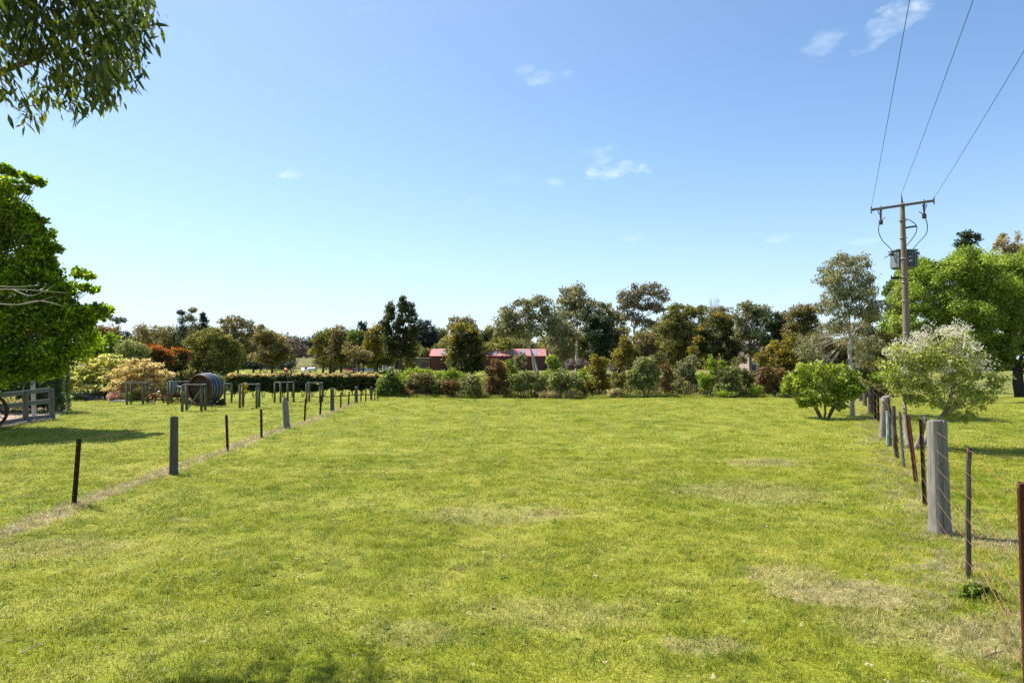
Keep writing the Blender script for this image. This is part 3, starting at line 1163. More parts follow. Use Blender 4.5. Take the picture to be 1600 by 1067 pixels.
# loose curl of wire lying in the weeds, as hangs between dropper and picket
mb = MB()
a, b = P(1530, 885, 6.2), G(1573, 968)
pts = curve_pts(a, b + Vector((0, 0, .02)), 9, .05) + [G(1590, 972) + Vector((0, 0, .015))]
mb.tube(pts, .0024, 5)
tag(mb.build('loose_wire', M_WIRE, None, True), 'loose rusty wire drooping to the weeds between dropper and brown picket', 'loose wire')

# wire binding on the strainer
mb = MB()
g0 = G(1381, 686)
top = P(1381, 621, g0.y).z
for k in range(4):
    z = top - .03 - k * .018
    lx = .06 * (z - g0.z)
    mb.tube([(g0.x + lx + .135 * math.cos(t / 3.0), g0.y + .135 * math.sin(t / 3.0), z + .004 * math.sin(t)) for t in range(0, 20)], .004, 5)
tag(mb.build('wire_binding', M_GALV, None, True), 'silver wire wound round the top of the strainer post', 'wire')

# ------------------------------------------------------------------ the left-hand fence
GL = 'steel pickets of the left hand fence'
GP = 'timber posts of the left hand fence'
wood_post('fence_post', 'nearest timber post of the left fence, dark olive grey with flat top', 271, 741, 651, 15, M_POSTD, (0, 0), GP)
wood_post('fence_post', 'leaning grey post with rounded pointed top, second post of the left fence', 448, 669, 620, 11, M_POST, (-.07, 0), GP, point=.6)
wood_post('fence_post', 'third timber post of the left fence, grey and straight', 519, 642.5, 606.5, 6.8, M_POSTD, (-.01, 0), GP)
wood_post('fence_post', 'fourth timber post of the left fence, before the clipped hedge', 556.5, 629.5, 604, 6, M_POSTD, (0, 0), GP)
wood_post('fence_post', 'last timber post of the left fence, near the bamboo like shrub', 580, 625.5, 604, 4, M_POSTD, (0, 0), GP)
for lab, bx, by, tx, ty, w in (
        ('dark steel picket leaning right, nearest picket of the left fence', 116, 789, 124, 685, 7),
        ('thin dark picket just right of the nearest left post, first of a pair', 355.5, 705, 353.5, 648, 4),
        ('thin dark picket left of the leaning pointed post, second of a pair', 408.5, 684, 408, 639.5, 3.5),
        ('dark picket leaning right, next beyond the leaning pointed post', 476, 659.5, 478, 623, 3),
        ('dark picket just left of the third timber post', 500, 648.5, 502, 617.5, 3),
        ('thin picket just right of the third timber post', 532.5, 638, 533, 612.5, 2.3),
        ('thin picket midway between third and fourth timber posts', 544.5, 633.5, 546, 612, 2.3),
        ('thin picket right of the fourth timber post', 564, 628.2, 564.5, 610, 2),
        ('thin picket left of the last timber post', 571.5, 627, 572, 608, 2),
        ('tiny brown picket right of the last timber post', 585.5, 625, 585.5, 609, 1.8),
        ('tiny brown picket at the edge of the bamboo like shrub', 590, 624, 590.5, 610, 1.8)):
    picket(lab, bx, by, tx, ty, w, M_STEEL, random.uniform(0, 1), GL)
ll = [G(118, 789), G(271, 741), G(355.5, 705), G(408, 684), G(447, 669.5), G(476, 659.5), G(519, 642.5), G(556.5, 629.5), G(590, 624)]
ll.insert(0, ll[0] + (ll[0] - ll[1]) * 1.2)
for i, z in enumerate((.93, .62, .34)):
    pts = []
    for k in range(len(ll) - 1):
        a, b = ll[k], ll[k + 1]
        for q in range(5):
            t = q / 5
            pts.append(a.lerp(b, t) + Vector((.0, -.03, z - .02 * math.sin(math.pi * t))))
    mb = MB()
    mb.tube(pts, .0020 if i == 0 else .0012, 5)
    tag(mb.build('fence_wire', M_WIRE, None, True), '%s thin wire strand of the left fence' % ('highest', 'middle', 'lowest')[i], 'fence wire', 'wires of the left hand fence')

# ------------------------------------------------------------------ power pole
YP = 35.0
pb = base_at(1419, YP)
pole = thing('power_pole', 'weathered timber power pole with crossarm and grey transformer behind the apple tree', 'power pole', pb)
ptop = P(1409.5, 318, YP) - pb


def pp(px, py, dy=0.0):
    return P(px, py, YP + dy) - pb


mb = MB()
pts = [Vector((0, 0, -.3)) + (ptop - Vector((0, 0, -.3))) * (k / 12) for k in range(13)]
mb.tube(pts, [.198 - .0068 * k for k in range(13)], 14, jit=.02)
mb.build('pole', M_POLE, pole, True)
ax = Vector((1, -.49, 0)).normalized()
arm_c = pp(1409.5, 321, -.14)
mb = MB()
e0, e1 = arm_c - ax * 1.42 - Vector((0, 0, .10)), arm_c + ax * 1.42 + Vector((0, 0, .10))
mb.bar(e0, e1, .12, .12)
mb.build('crossarm', M_RAILV, pole)
mb = MB()
mb.tube([ptop, ptop + Vector((.0, 0, .2)), pp(1408, 304)], [.05, .035, .02], 8)
mb.build('top_pin', M_BLACK, pole, True)
for z in (404, 433, 441, 470, 520, 372, 345):
    mb = MB()
    c = Vector((0, 0, -.3)).lerp(ptop, (pp(1414, z).z + .3) / (ptop.z + .3))
    mb.tube([c - Vector((0, 0, .012)), c + Vector((0, 0, .012))], .19, 14)
    mb.build('steel_band', M_GALV, pole, True)
ends = []
for s, px, py, lab in ((-1, 1371, 323, 'l'), (1, 1449, 316.5, 'r')):
    e = arm_c + ax * 1.40 * s + Vector((0, 0, .10 * s))
    mb = MB()
    for k in range(4):
        mb.tube([e + Vector((0, 0, -.16 + k * .085)), e + Vector((0, 0, -.12 + k * .085))], [.05, .035], 8)
    mb.tube([e + Vector((0, 0, -.2)), e + Vector((0, 0, .2))], .016, 6)
    mb.build('insulator', M_BLACK, pole, True)
    ends.append(e + Vector((0, 0, .12)))
    # fuse drop-outs hanging from the arm
    f = arm_c + ax * .97 * s + Vector((0, 0, .07 * s))
    mb = MB()
    mb.tube([f + Vector((0, 0, .14)), f + Vector((0, 0, -.05)), f + Vector((0, 0, -.62))], [.03, .045, .04], 8)
    for k in range(4):
        mb.tube([f + Vector((0, 0, -.12 - .1 * k)), f + Vector((0, 0, -.15 - .1 * k))], [.075, .06], 8)
    mb.box(f + Vector((0, 0, -.72)), (.17, .14, .24))
    mb.build('fuse', M_CERAM, pole, True)


def smooth_path(pts, n=22):
    pts = [Vector(p) for p in pts]
    out = []
    for i in range(n + 1):
        t = i / n * (len(pts) - 1)
        k = min(int(t), len(pts) - 2)
        u = t - k
        p0, p1, p2, p3 = pts[max(k - 1, 0)], pts[k], pts[k + 1], pts[min(k + 2, len(pts) - 1)]
        out.append(.5 * ((2 * p1) + (-p0 + p2) * u + (2 * p0 - 5 * p1 + 4 * p2 - p3) * u * u + (-p0 + 3 * p1 - 3 * p2 + p3) * u ** 3))
    return out


for path in ([(1383, 340, 0), (1375, 347, .1), (1373, 362, .2), (1379, 376, .3), (1389, 386, .4), (1396, 394, .5)],
             [(1436, 331, -.5), (1444, 337, -.5), (1449, 352, -.3), (1447, 366, 0), (1436, 378, .2), (1425, 391, .5)],
             [(1414, 342, -.1), (1423, 345, 0), (1432, 353, 0), (1431, 364, .1), (1423, 376, .3), (1415, 385, .4)],
             [(1396, 395, .4), (1388, 400, .3), (1382, 403, .2)], [(1426, 391, .4), (1434, 394, .3), (1437, 398, .2), (1431, 399, .3)],
             [(1372, 326, 0), (1373, 334, 0), (1377, 332, 0), (1378, 326, 0)], [(1441, 320, -.5), (1444, 327, -.5), (1447, 324, -.5), (1448, 319, -.6)]):
    mb = MB()
    mb.tube(smooth_path([pp(*q) for q in path]), .021, 6)
    mb.build('jumper_cable', M_CABLE, pole, True)
mb = MB()
mb.bar(pp(1415, 356, -.05), pp(1432, 353.5, -.05), .07, .09)
mb.build('side_bracket', M_CABLE, pole)
tc_ = pp(1411, 407, .62)
tk = MB()
tk.box(tc_, (1.05, .75, .94))
for k in range(-4, 5):
    tk.box(tc_ + Vector((k * .12, -.42, 0)), (.03, .10, .80))
trf = tk.build('transformer', M_TANK, pole)
mb = MB()
mb.box(tc_ + Vector((0, 0, .50)), (1.13, .83, .07))
mb.build('lid', M_TANK, trf)
for s in (-1, 1):
    mb = MB()
    c = tc_ + Vector((s * .54, -.1, .28 if s < 0 else .36))
    mb.tube([c, c + Vector((s * .1, 0, .01)), c + Vector((s * .24, 0, .02))], [.05, .075, .06], 8)
    mb.build('bushing', M_BLACK, trf, True)
mb = MB()
mb.tube([tc_ + Vector((0, -.4, .1)), tc_ + Vector((0, -.75, .1))], .03, 6)
mb.box(tc_ + Vector((0, -.5, -.1)), (.2, .3, .1))
mb.build('mounting_bracket', M_GALV, trf)
mb = MB()
c = pp(1397.5, 434, -.1)
mb.tube([c + Vector((-.16, 0, -.02)), c + Vector((.2, 0, .0))], [.075, .085], 8)
mb.tube([c + Vector((-.14, 0, -.02)), c + Vector((-.16, 0, .12))], [.04, .03], 6)
mb.bar(c + Vector((.1, 0, 0)), c + Vector((.55, .05, .04)), .05, .05)
mb.build('cable_box', M_BLACK, pole, True)

# overhead wires to the next pole behind the viewer
vdir = Vector((.49, 1, .045)).normalized()
for i, (p0, lab) in enumerate(((ends[0], 'overhead power line from the left end of the crossarm'), (pp(1408, 304), 'overhead power line from the tip of the pole'), (ends[1], 'overhead power line from the right end of the crossarm'))):
    pts = []
    Ls = 70.0
    for k in range(41):
        t = Ls * k / 40
        sag = -.9 * 4 * (t / Ls) * (1 - t / Ls)
        q = pb + p0 - Vector((.49, 1, 0)).normalized() * t
        q.z += sag * .55 - .004 * t
        pts.append(q)
    mb = MB()
    mb.tube(pts, .0085, 5)
    tag(mb.build('power_line', M_CABLE, None, True), lab, 'power line', 'overhead power lines')
mb = MB()
a, b = pb + pp(1408, 449), P(1368, 520, 58)
mb.tube(smooth_path([a, a.lerp(b, .5) - Vector((0, 0, .5)), b]), .022, 6)
tag(mb.build('service_line', M_CABLE, None, True), 'dark service cable dropping left from the pole into the trees', 'power line')

# ------------------------------------------------------------------ post and rail fence, wheel and hedge at the far left
DF = 'grey post and rail fence running left in front of the clipped cypress hedge'
rf0, rf1, rf2 = G(82, 655), G(40, 660), G(-12, 668)
fen = thing('rail_fence', DF, 'fence', rf1)
ph = []
for g, tpx, tpy in ((rf0, 80, 607), (rf1, 40, 612), (rf2, -12, 617)):
    t = P(tpx, tpy, g.y)
    mb = MB()
    mb.bar(g - rf1 - Vector((0, 0, .1)), t - rf1, .15, .13)
    mb.build('post', M_RAILV, fen)
    ph.append((g, t))
for f0 in (.97, .60, .10):
    for k in range(2):
        (g0, t0), (g1, t1) = ph[k], ph[k + 1]
        a = g0.lerp(t0, f0) - rf1
        b = g1.lerp(t1, f0) - rf1
        off = Vector((0, -.10, 0))
        a += off; b += off + Vector((0, 0, random.uniform(-.02, .02)))
        L = (b - a).length
        o = MB()
        o.box((0, 0, 0), (L + .12, .045, .15))
        ob = o.build('rail', M_RAIL, fen)
        ob.location = (a + b) / 2
        d = b - a
        ob.rotation_euler = d.to_track_quat('X', 'Z').to_euler()
mb = MB()
g = G(46, 652)
g.y += .25
mb.bar((0, 0, -.1), P(51, 590, g.y) - g, .13, .10)
o = mb.build('leaning_board', mat_streak('pale_board_wood', [(.3, (.30, .28, .27)), (.7, (.52, .49, .47))], (16, 16, 1.5), 2.5, .9))
o.location = g
tag(o, 'tall pale weathered plank leaning behind the left rail fence', 'plank')
# iron wheel
wg = G(-8, 668)
wy = wg.y - .15
wr = 26 * wy / FPX
wheel = thing('iron_wheel', 'rusty iron wagon wheel leaning at the left edge of the rail fence', 'wheel', (P(-16, 640, wy).x, wy, wg.z + wr), R(8))


def ring(mb, r, w, t, n=40, axis='Y', c=(0, 0, 0)):
    vs, fs = [], []
    for k in range(n):
        a = 2 * math.pi * k / n
        for rr, yy in ((r, -w / 2), (r, w / 2), (r - t, w / 2), (r - t, -w / 2)):
            p = (rr * math.cos(a), yy, rr * math.sin(a)) if axis == 'Y' else (yy, rr * math.cos(a), rr * math.sin(a))
            vs.append(Vector(c) + Vector(p))
    for k in range(n):
        j = (k + 1) % n
        for q in range(4):
            fs.append((k * 4 + q, k * 4 + (q + 1) % 4, j * 4 + (q + 1) % 4, j * 4 + q))
    mb.add(vs, fs)


def spoked(parent, r, w, t, ns, mat, n=36):
    mb = MB(); ring(mb, r, w, t, n)
    mb.build('rim', mat, parent, True)
    mb = MB()
    for k in range(ns):
        a = 2 * math.pi * k / ns
        mb.tube([(0, 0, 0), ((r - t) * math.cos(a), 0, (r - t) * math.sin(a))], w * .14, 6)
    mb.build('spokes', mat, parent, True)
    mb = MB()
    mb.tube([(0, -w, 0), (0, -w * .6, 0), (0, w * .6, 0), (0, w, 0)], [r * .08, r * .14, r * .14, r * .08], 12)
    mb.build('hub', mat, parent, True)


spoked(wheel, wr, .11, .05, 12, M_RUST)
# mulch bed behind the fence and its log edging
bed = MB()
out = [G(-160, 680), G(-60, 676), G(0, 669), G(40, 662), G(85, 654), G(100, 645), G(110, 638), G(60, 634), G(-40, 636), G(-160, 640)]
vs = [(p.x, p.y, p.z + .012) for p in out]
cx = sum(p[0] for p in vs) / len(vs); cy = sum(p[1] for p in vs) / len(vs)
vs.append((cx, cy, gz(cx, cy) + .03))
bed.add(vs, [(i, (i + 1) % len(out), len(out)) for i in range(len(out))])
nt = NT('pink_bark_mulch')
b = bsdf(nt, .95, .1)
f = noise(nt, mapping(nt), 22, 5, .8)
nt.l(ramp(nt, f, [(.35, (.14, .09, .07)), (.52, (.38, .28, .24)), (.7, (.55, .44, .38))]), b.inputs['Base Color'])
bump(nt, b, f, .9, .03)
tag(bed.build('garden_bed', nt.m), 'pinkish bark mulch bed behind the rail fence', kind='structure')
mb = MB()
for k in range(9):
    a = [G(-60, 677), G(0, 670.5), G(40, 663.5), G(84, 655.5)][0].lerp(G(84, 655.5), k / 9)
    bb = G(-60, 677).lerp(G(84, 655.5), (k + 1) / 9)
    mb.tube([a + Vector((0, 0, .03)), bb + Vector((0, 0, .04))], random.uniform(.035, .055), 8, jit=.15)
tag(mb.build('log_edging', M_RAILV), 'low grey log edging along the mulch bed by the rail fence', 'garden edging')
# white flowers peeping below the crown, clipped hedge
hg = base_at(88, 27.0)
hx0, hx1 = -20.6, -17.95
hH = P(80, 548, 27).z - hg.z
hr = thing('cypress_hedge', 'tall square clipped dark cypress hedge at the end of the rail fence', 'hedge', (0.5 * (hx0 + hx1), 27.1, gz(hx1, 27)))
w2, d2 = (hx1 - hx0) / 2, .62
core = MB()
core.box((0, 0, hH / 2 + .04), (w2 * 2 - .36, d2 * 2 - .36, hH - .30))
core.build('branches', BARK['dark'], hr)
n = 26000
face = RNG.choice([0, 1, 2, 3], n, p=[.38, .27, .22, .13])
u, v = RNG.uniform(-1, 1, n), RNG.uniform(0, 1, n)
dep = np.abs(RNG.normal(size=n)) * .07 - .03
pos = np.zeros((n, 3)); nr = np.zeros((n, 3))
lumpy = .05 * np.sin(u * 9 + v * 4) + .04 * np.sin(v * 13)
pos[:, 2] = v * hH
m0 = face == 0; pos[m0, 0] = u[m0] * w2; pos[m0, 1] = -d2 + dep[m0] + lumpy[m0]; nr[m0] = (0, -1, 0)
m1 = face == 1; pos[m1, 0] = w2 - dep[m1] + lumpy[m1]; pos[m1, 1] = u[m1] * d2; nr[m1] = (1, 0, 0)
m2 = face == 2; pos[m2, 0] = u[m2] * w2; pos[m2, 1] = RNG.uniform(-1, 1, m2.sum()) * d2; pos[m2, 2] = hH - dep[m2]; nr[m2] = (0, 0, 1)
m3 = face == 3; pos[m3, 0] = -w2 + dep[m3]; pos[m3, 1] = u[m3] * d2; nr[m3] = (-1, 0, 0)
L = RNG.uniform(.05, .10, n)
leaves_obj('foliage', pos, RNG.normal(size=(n, 3)) + np.array([0, 0, .8]), nr + RNG.normal(size=(n, 3)) * .6, L, L * .5, np.clip(RNG.normal(.5, .25, n) + .25 * m1, 0, 1), lmat('cypress'), hr)  # right face leaves lighter: its lit look is put into the leaf colour

# ------------------------------------------------------------------ tree guards
def make_guard(brace=False):
    root = thing('tree_guard', '', 'tree guard')
    s, h = .34, 1.0
    for sx in (-1, 1):
        for sy in (-1, 1):
            mb = MB()
            mb.tube([(sx * s, sy * s, -.1), (sx * s, sy * s, h * .5), (sx * s + random.uniform(-.01, .01), sy * s, h)], [.052, .05, .047], 9, jit=.04)
            mb.build('post', M_POSTG, root, True)
    for a, b in (((-s, -s), (s, -s)), ((s, -s), (s, s)), ((s, s), (-s, s)), ((-s, s), (-s, -s))):
        mb = MB()
        mb.bar((a[0], a[1], h + .018), (b[0], b[1], h + .018), .075, .035)
        mb.build('rail', M_RAIL, root)
    if brace:
        mb = MB(); mb.bar((s * .9, -s - .06, h * .82), (-s * .55, -s - .09, .02), .045, .04)
        mb.build('brace', M_RAIL, root)
    return root


GG = 'timber tree guards in a row on the side lawn'
ga, gb = make_guard(False), make_guard(True)
specs = [(214, 632, ga, 'square timber tree guard farthest left, before the pink cream dogwood', .25, 1.0),
         (303, 642, gb, 'timber tree guard with slanting brace in front of the big barrel', .22, 1.05),
         (278, 631.5, ga, 'timber tree guard between the rusty plough and the braced guard', .3, 1.05),
         (346.5, 630.5, ga, 'narrow timber tree guard just right of the big barrel', .9, .95),
         (390, 637, ga, 'timber tree guard around a small yellow sapling', .2, 1.02),
         (444, 629, ga, 'timber tree guard behind the leaning pointed fence post', .75, .98),
         (491.5, 628.5, ga, 'rightmost timber tree guard, left of the third fence post', .1, .93)]
for i, (px, py, src, lab, rz, sc) in enumerate(specs):
    g = G(px, py)
    if i == 0 or i == 1:
        o = src
        o.location = g; o.rotation_euler.z = rz
        o['label'] = lab; o['group'] = GG
    else:
        o = copy_thing(src, lab, g, rz, GG)
    o.scale = (sc, sc, sc)

# ------------------------------------------------------------------ giant barrel
bg_ = G(313, 634.5)
bR = 24.8 * bg_.y / FPX
nrm_ = Vector((-.304, -.953, 0)).normalized()
brl = thing('wine_barrel', 'giant old wine barrel lying on its side with red rimmed dark end', 'barrel', bg_ + Vector((.1, .35, 0)), math.atan2(nrm_.y, nrm_.x) + math.pi / 2)
# local frame: front end faces -Y
M_STAVE = mat_streak('barrel_staves', [(.3, (.025, .020, .022)), (.6, (.06, .05, .055)), (.8, (.11, .10, .11))], (16, 1, 16), 2, .75)
M_BEND = mat_streak('barrel_end_boards', [(.3, (.020, .015, .009)), (.5, (.05, .034, .018)), (.75, (.10, .066, .028))], (10, 10, .8), 2, .6, 0, .5)
M_RED = mat_plain('dark_red_paint', (.12, .016, .015), .6)
M_HOOP = mat_plain('blue_grey_hoop_steel', (.15, .19, .215), .45, .5)
BL = .80


def prof(t):
    return bR * (1 - .10 * (2 * t - 1) ** 2) * .99


cz = bR + .06
mb = MB()
N_ = 48
vs, fs = [], []
for i in range(13):
    t = i / 12
    for k in range(N_):
        a = 2 * math.pi * k / N_
        r = prof(t) * (1 - (.006 if k % 3 == 0 else 0))
        vs.append((r * math.cos(a), -BL / 2 + BL * t, cz + r * math.sin(a)))
for i in range(12):
    for k in range(N_):
        j = (k + 1) % N_
        fs.append((i * N_ + k, i * N_ + j, (i + 1) * N_ + j, (i + 1) * N_ + k))
fs.append(tuple(range(12 * N_, 13 * N_)))
mb.add(vs, fs)
mb.build('staves', M_STAVE, brl)
mb = MB()
r0 = prof(0) * .93
y0 = -BL / 2 + .07
nb = 9
for k in range(nb):
    xa, xb = -r0 + 2 * r0 * k / nb + .006, -r0 + 2 * r0 * (k + 1) / nb - .006
    def hh(x): return math.sqrt(max(0, r0 * r0 - x * x))
    ring_ = [(xa, -hh(xa)), (xb, -hh(xb)), (xb, hh(xb)), (xa, hh(xa))]
    if abs(xa) < abs(xb): pass
    v = [(x, y0 - random.uniform(.0, .008), cz + z) for x, z in ring_] + [(x, y0 + .04, cz + z) for x, z in ring_]
    mb.add(v, [(0, 1, 2, 3), (4, 7, 6, 5), (0, 4, 5, 1), (1, 5, 6, 2), (2, 6, 7, 3), (3, 7, 4, 0)])
mb.box((0, y0 - .03, cz - .02), (2 * r0 * .96, .05, .14))
mb.box((0, y0 - .04, cz - r0 * .62), (.34, .05, .3))
mb.build('barrel_end', M_BEND, brl)
mb = MB(); ring(mb, prof(0) * 1.012, .05, prof(0) * .085, 48, 'Y', (0, -BL / 2 - .01, cz))
mb.build('rim', M_RED, brl, True)
for t in (.06, .20, .40, .66, .92):
    mb = MB(); ring(mb, prof(t) + .012, .055, .03, 48, 'Y', (0, -BL / 2 + BL * t, cz))
    mb.build('hoop', M_HOOP, brl, True)
mb = MB()
for y in (-.36, .36):
    mb.box((0, y, .07), (1.5, .16, .14))
    for s in (-1, 1): mb.box((s * .55, y, .19), (.3, .15, .15), (0, -s * .5, 0))
mb.build('cradle', M_STAKE, brl)

# ------------------------------------------------------------------ old tractor plough
tg = G(262, 629.5)
k_ = tg.y / FPX
pl = thing('old_plough', 'rusty red old farm plough with iron wheels and grey tank beside the barrel', 'plough', tg, .12)
M_RR = mat_plain('faded_red_iron', (.13, .028, .022), .7)


def plx(px): return (px - 262) * k_


for px, r, dy in ((241, .22, -.2), (255, .20, .4), (279, .27, -.25), (296, .24, .3)):
    wgrp = bpy.data.objects.new('wheel', None)
    COL.objects.link(wgrp); wgrp.parent = pl
    wgrp.location = (plx(px), dy, r); wgrp.rotation_euler = (0, 0, .9 if px < 250 else .4)
    spoked(wgrp, r, .09, .05, 8, M_RR, 24)
mb = MB()
mb.bar((plx(241), -.2, .28), (plx(292), .1, .42), .07, .08)
mb.bar((plx(246), .3, .30), (plx(290), -.2, .36), .06, .07)
mb.bar((plx(255), 0, .32), (plx(268), 0, .62), .05, .05)
mb.bar((plx(250), .1, .5), (plx(272), .1, .42), .05, .05)
mb.bar((plx(283), .1, .35), (plx(286), .1, .95), .04, .04)
mb.bar((plx(287), -.1, .3), (plx(282), -.1, .8), .04, .04)
mb.build('frame', M_RR, pl)
for q in (258, 264, 271, 284):
    mb = MB()
    mb.tube([(plx(q), -.15, .30), (plx(q) - .03, -.2, .15), (plx(q) + .06, -.28, -.02)], [.035, .04, .02], 6)
    mb.build('tine', M_RUST, pl, True)
mb = MB()
mb.tube([(plx(270), 0, .42), (plx(270), 0, .47), (plx(270), 0, 1.0), (plx(270), 0, 1.04)], [.13, .17, .17, .08], 16)
mb.build('tank', M_TANK, pl, True)
mb = MB()
mb.box((plx(277), .05, .80), (.34, .30, .05), (0, .15, 0)); mb.bar((plx(277), .05, .4), (plx(277), .05, .78), .04, .04)
mb.build('seat', M_GALV, pl)
mb = MB()
mb.tube([(plx(249), 0, .5), (plx(250), -.08, .56)], [.07, .06], 10)
mb.build('lamp', M_GALV, pl, True)

# ------------------------------------------------------------------ rocks and bits in the garden bed
for px, py, sx, sz, lab in ((131, 622, .55, .28, 'dark flat boulder below the green cream dogwood, leftmost rock'), (147, 624, .7, .3, 'dark broad boulder in the middle of the garden edge'),
                            (163, 622, .6, .38, 'dark upright boulder left of the pink flowering mound'), (188, 628, .5, .16, 'flat grey boulder at the foot of the pink flowering mound')):
    g = G(px, py)
    vs, fs = [], []
    mb = MB()
    n, m_ = 14, 7
    sd_ = random.random() * 9
    for i in range(m_):
        ph_ = math.pi / 2 * (1 - i / (m_ - 1))
        for k in range(n):
            a = 2 * math.pi * k / n
            r = math.cos(ph_) * (1 + .18 * math.sin(a * 2 + sd_) + .12 * math.sin(a * 5 + sd_ * 3) + random.uniform(-.05, .05))
            vs.append((sx * r * math.cos(a), sx * .7 * r * math.sin(a), sz * math.sin(ph_) * (1 + .15 * math.sin(a * 3 + sd_)) - .04))
    for i in range(m_ - 1):
        for k in range(n):
            j = (k + 1) % n
            fs.append((i * n + k, (i + 1) * n + k, (i + 1) * n + j, i * n + j))
    mb.add(vs, fs)
    o = mb.build('boulder', mat_plain('dark_basalt', (.10, .09, .085), .85, 0, .5, 5) if 'M_ROCK' not in globals() else M_ROCK)
    globals()['M_ROCK'] = o.data.materials[0]
    o.location = g
    tag(o, lab, 'boulder', 'dark boulders along the garden edge')
lf = thing('low_fence', 'small dark low rail fence between hedge and boulders', 'fence', G(116, 626))
for dx in (-.55, .05, .6):
    mb = MB(); mb.tube([(dx, 0, -.05), (dx, 0, .42)], .045, 8); mb.build('post', M_STAKE, lf)
mb = MB(); mb.bar((-.7, 0, .36), (.75, 0, .36), .05, .06); mb.build('rail', M_STAKE, lf)

# ------------------------------------------------------------------ sheds
M_CORR = None


def corr(name, c, pink=False):
    nt = NT(name)
    b = bsdf(nt, .5, .4, .1)
    v = mapping(nt)
    f = noise(nt, v, .6, 4, .6)
    nt.l(ramp(nt, f, [(.3, tuple(k * .85 for k in c)), (.7, tuple(min(1, k * 1.1) for k in c))]), b.inputs['Base Color'])
    w = nt.n('ShaderNodeTexWave', wave_type='BANDS', bands_direction='X')
    w.inputs['Scale'].default_value = 1.6
    nt.l(v, w.inputs['Vector'])
    bump(nt, b, w.outputs['Fac'], .6, .05)
    return nt.m


YS = 178.0
ks = YS / FPX
sh = thing('red_shed', 'long low dark red farm shed with pink roof and grey skylights', 'shed', base_at(673, YS))
L_ = (852 - 673) * ks
Hw = P(673, 556.5, YS).z - gz(0, YS)
Hr = P(673, 547.0, YS).z - gz(0, YS) + .35
Wd = 9.0
M_SHED = corr('dark_red_cladding', (.095, .020, .021))
M_ROOF = corr('faded_pink_red_roofing', (.37, .145, .135))
M_SKY = mat_plain('skylight_sheeting', (.20, .22, .26), .35)
M_TRIM = mat_plain('bright_red_trim', (.40, .04, .045), .5)
# walls: one shell with gable ends
mb = MB()
v = [(0, 0, -.3), (L_, 0, -.3), (L_, Wd, -.3), (0, Wd, -.3), (0, 0, Hw), (L_, 0, Hw), (L_, Wd, Hw), (0, Wd, Hw), (0, Wd / 2, Hr - .05), (L_, Wd / 2, Hr - .05)]
mb.add(v, [(0, 1, 5, 4), (1, 2, 6, 9, 5), (2, 3, 7, 6), (3, 0, 4, 8, 7)])
mb.build('wall', M_SHED, sh)
mb = MB()
e = .35
v = [(-e, -e, Hw - .03), (L_ + e, -e, Hw - .03), (L_ + e, Wd / 2, Hr), (-e, Wd / 2, Hr), (-e, Wd + e, Hw - .03), (L_ + e, Wd + e, Hw - .03)]
v2 = [(x, y, z + .08) for x, y, z in v]
mb.add(v + v2, [(6, 7, 8, 9), (9, 8, 11, 10), (0, 3, 2, 1), (3, 4, 5, 2), (0, 1, 7, 6), (1, 2, 8, 7), (2, 5, 11, 8), (5, 4, 10, 11), (4, 3, 9, 10), (3, 0, 6, 9)])
rf = mb.build('roof', M_ROOF, sh)
sl = (Hr - Hw) / (Wd / 2 + e)
for px in (694, 741, 775, 799, 819, 838):
    x0 = (px - 675) * ks - .55
    mb = MB()
    y0_, y1_ = 0.3, Wd / 2 - .7
    z0_, z1_ = Hw + .05 + sl * (y0_ + e) + .03, Hw + .05 + sl * (y1_ + e) + .03
    v = [(x0, y0_, z0_), (x0 + 1.15, y0_, z0_), (x0 + 1.15, y1_, z1_), (x0, y1_, z1_)]
    mb.add(v + [(x, y, z + .05) for x, y, z in v], [(4, 5, 6, 7), (0, 1, 5, 4), (1, 2, 6, 5), (2, 3, 7, 6), (3, 0, 4, 7)])
    mb.build('skylight', M_SKY, rf)
mb = MB()
mb.bar((-e, -e - .06, Hw + .0), (L_ + e, -e - .06, Hw + .0), .12, .14)
mb.build('gutter', M_TRIM, sh)
mb = MB()
mb.bar((-e - .05, -e, Hw + .03), (-e - .05, Wd / 2, Hr + .08), .1, .22)
mb.bar((-e - .05, Wd + e, Hw + .03), (-e - .05, Wd / 2, Hr + .08), .1, .22)
mb.build('gable_trim', M_TRIM, sh)
for x0, w_ in ((3.2, 3.2), (15.5, 3.6), (21, 3.6)):
    mb = MB()
    mb.box((x0 + w_ / 2, -.04, 1.35), (w_, .06, 2.9))
    mb.build('sliding_door', mat_plain('darker_red_door', (.08, .014, .016), .5), sh)

s2 = thing('small_shed', 'small beige skillion shed with pale roof touching the left end of the red shed', 'shed', base_at(650.5, YS + 2))
w_ = (672.4 - 650.5) * ks
h_ = P(650, 560.5, YS + 2).z - gz(0, YS)
mb = MB()
v = [(0, 0, -.3), (w_, 0, -.3), (w_, 5, -.3), (0, 5, -.3), (0, 0, h_), (w_, 0, h_), (w_, 5, h_ - .4), (0, 5, h_ - .4)]
mb.add(v, [(0, 1, 5, 4), (1, 2, 6, 5), (2, 3, 7, 6), (3, 0, 4, 7), (4, 5, 6, 7)])
mb.build('wall', corr('beige_cladding', (.20, .165, .12)), s2)
mb = MB()
mb.box((w_ / 2, 2.5, h_ - .05), (w_ + .5, 5.6, .14), (-.08, 0, 0))
mb.build('roof', corr('pale_roofing', (.55, .50, .42)), s2)
mb = MB(); mb.box((w_ * .6, -.04, 1.0), (1.6, .06, 2.2)); mb.build('door', mat_plain('brown_door', (.12, .09, .07), .6), s2)

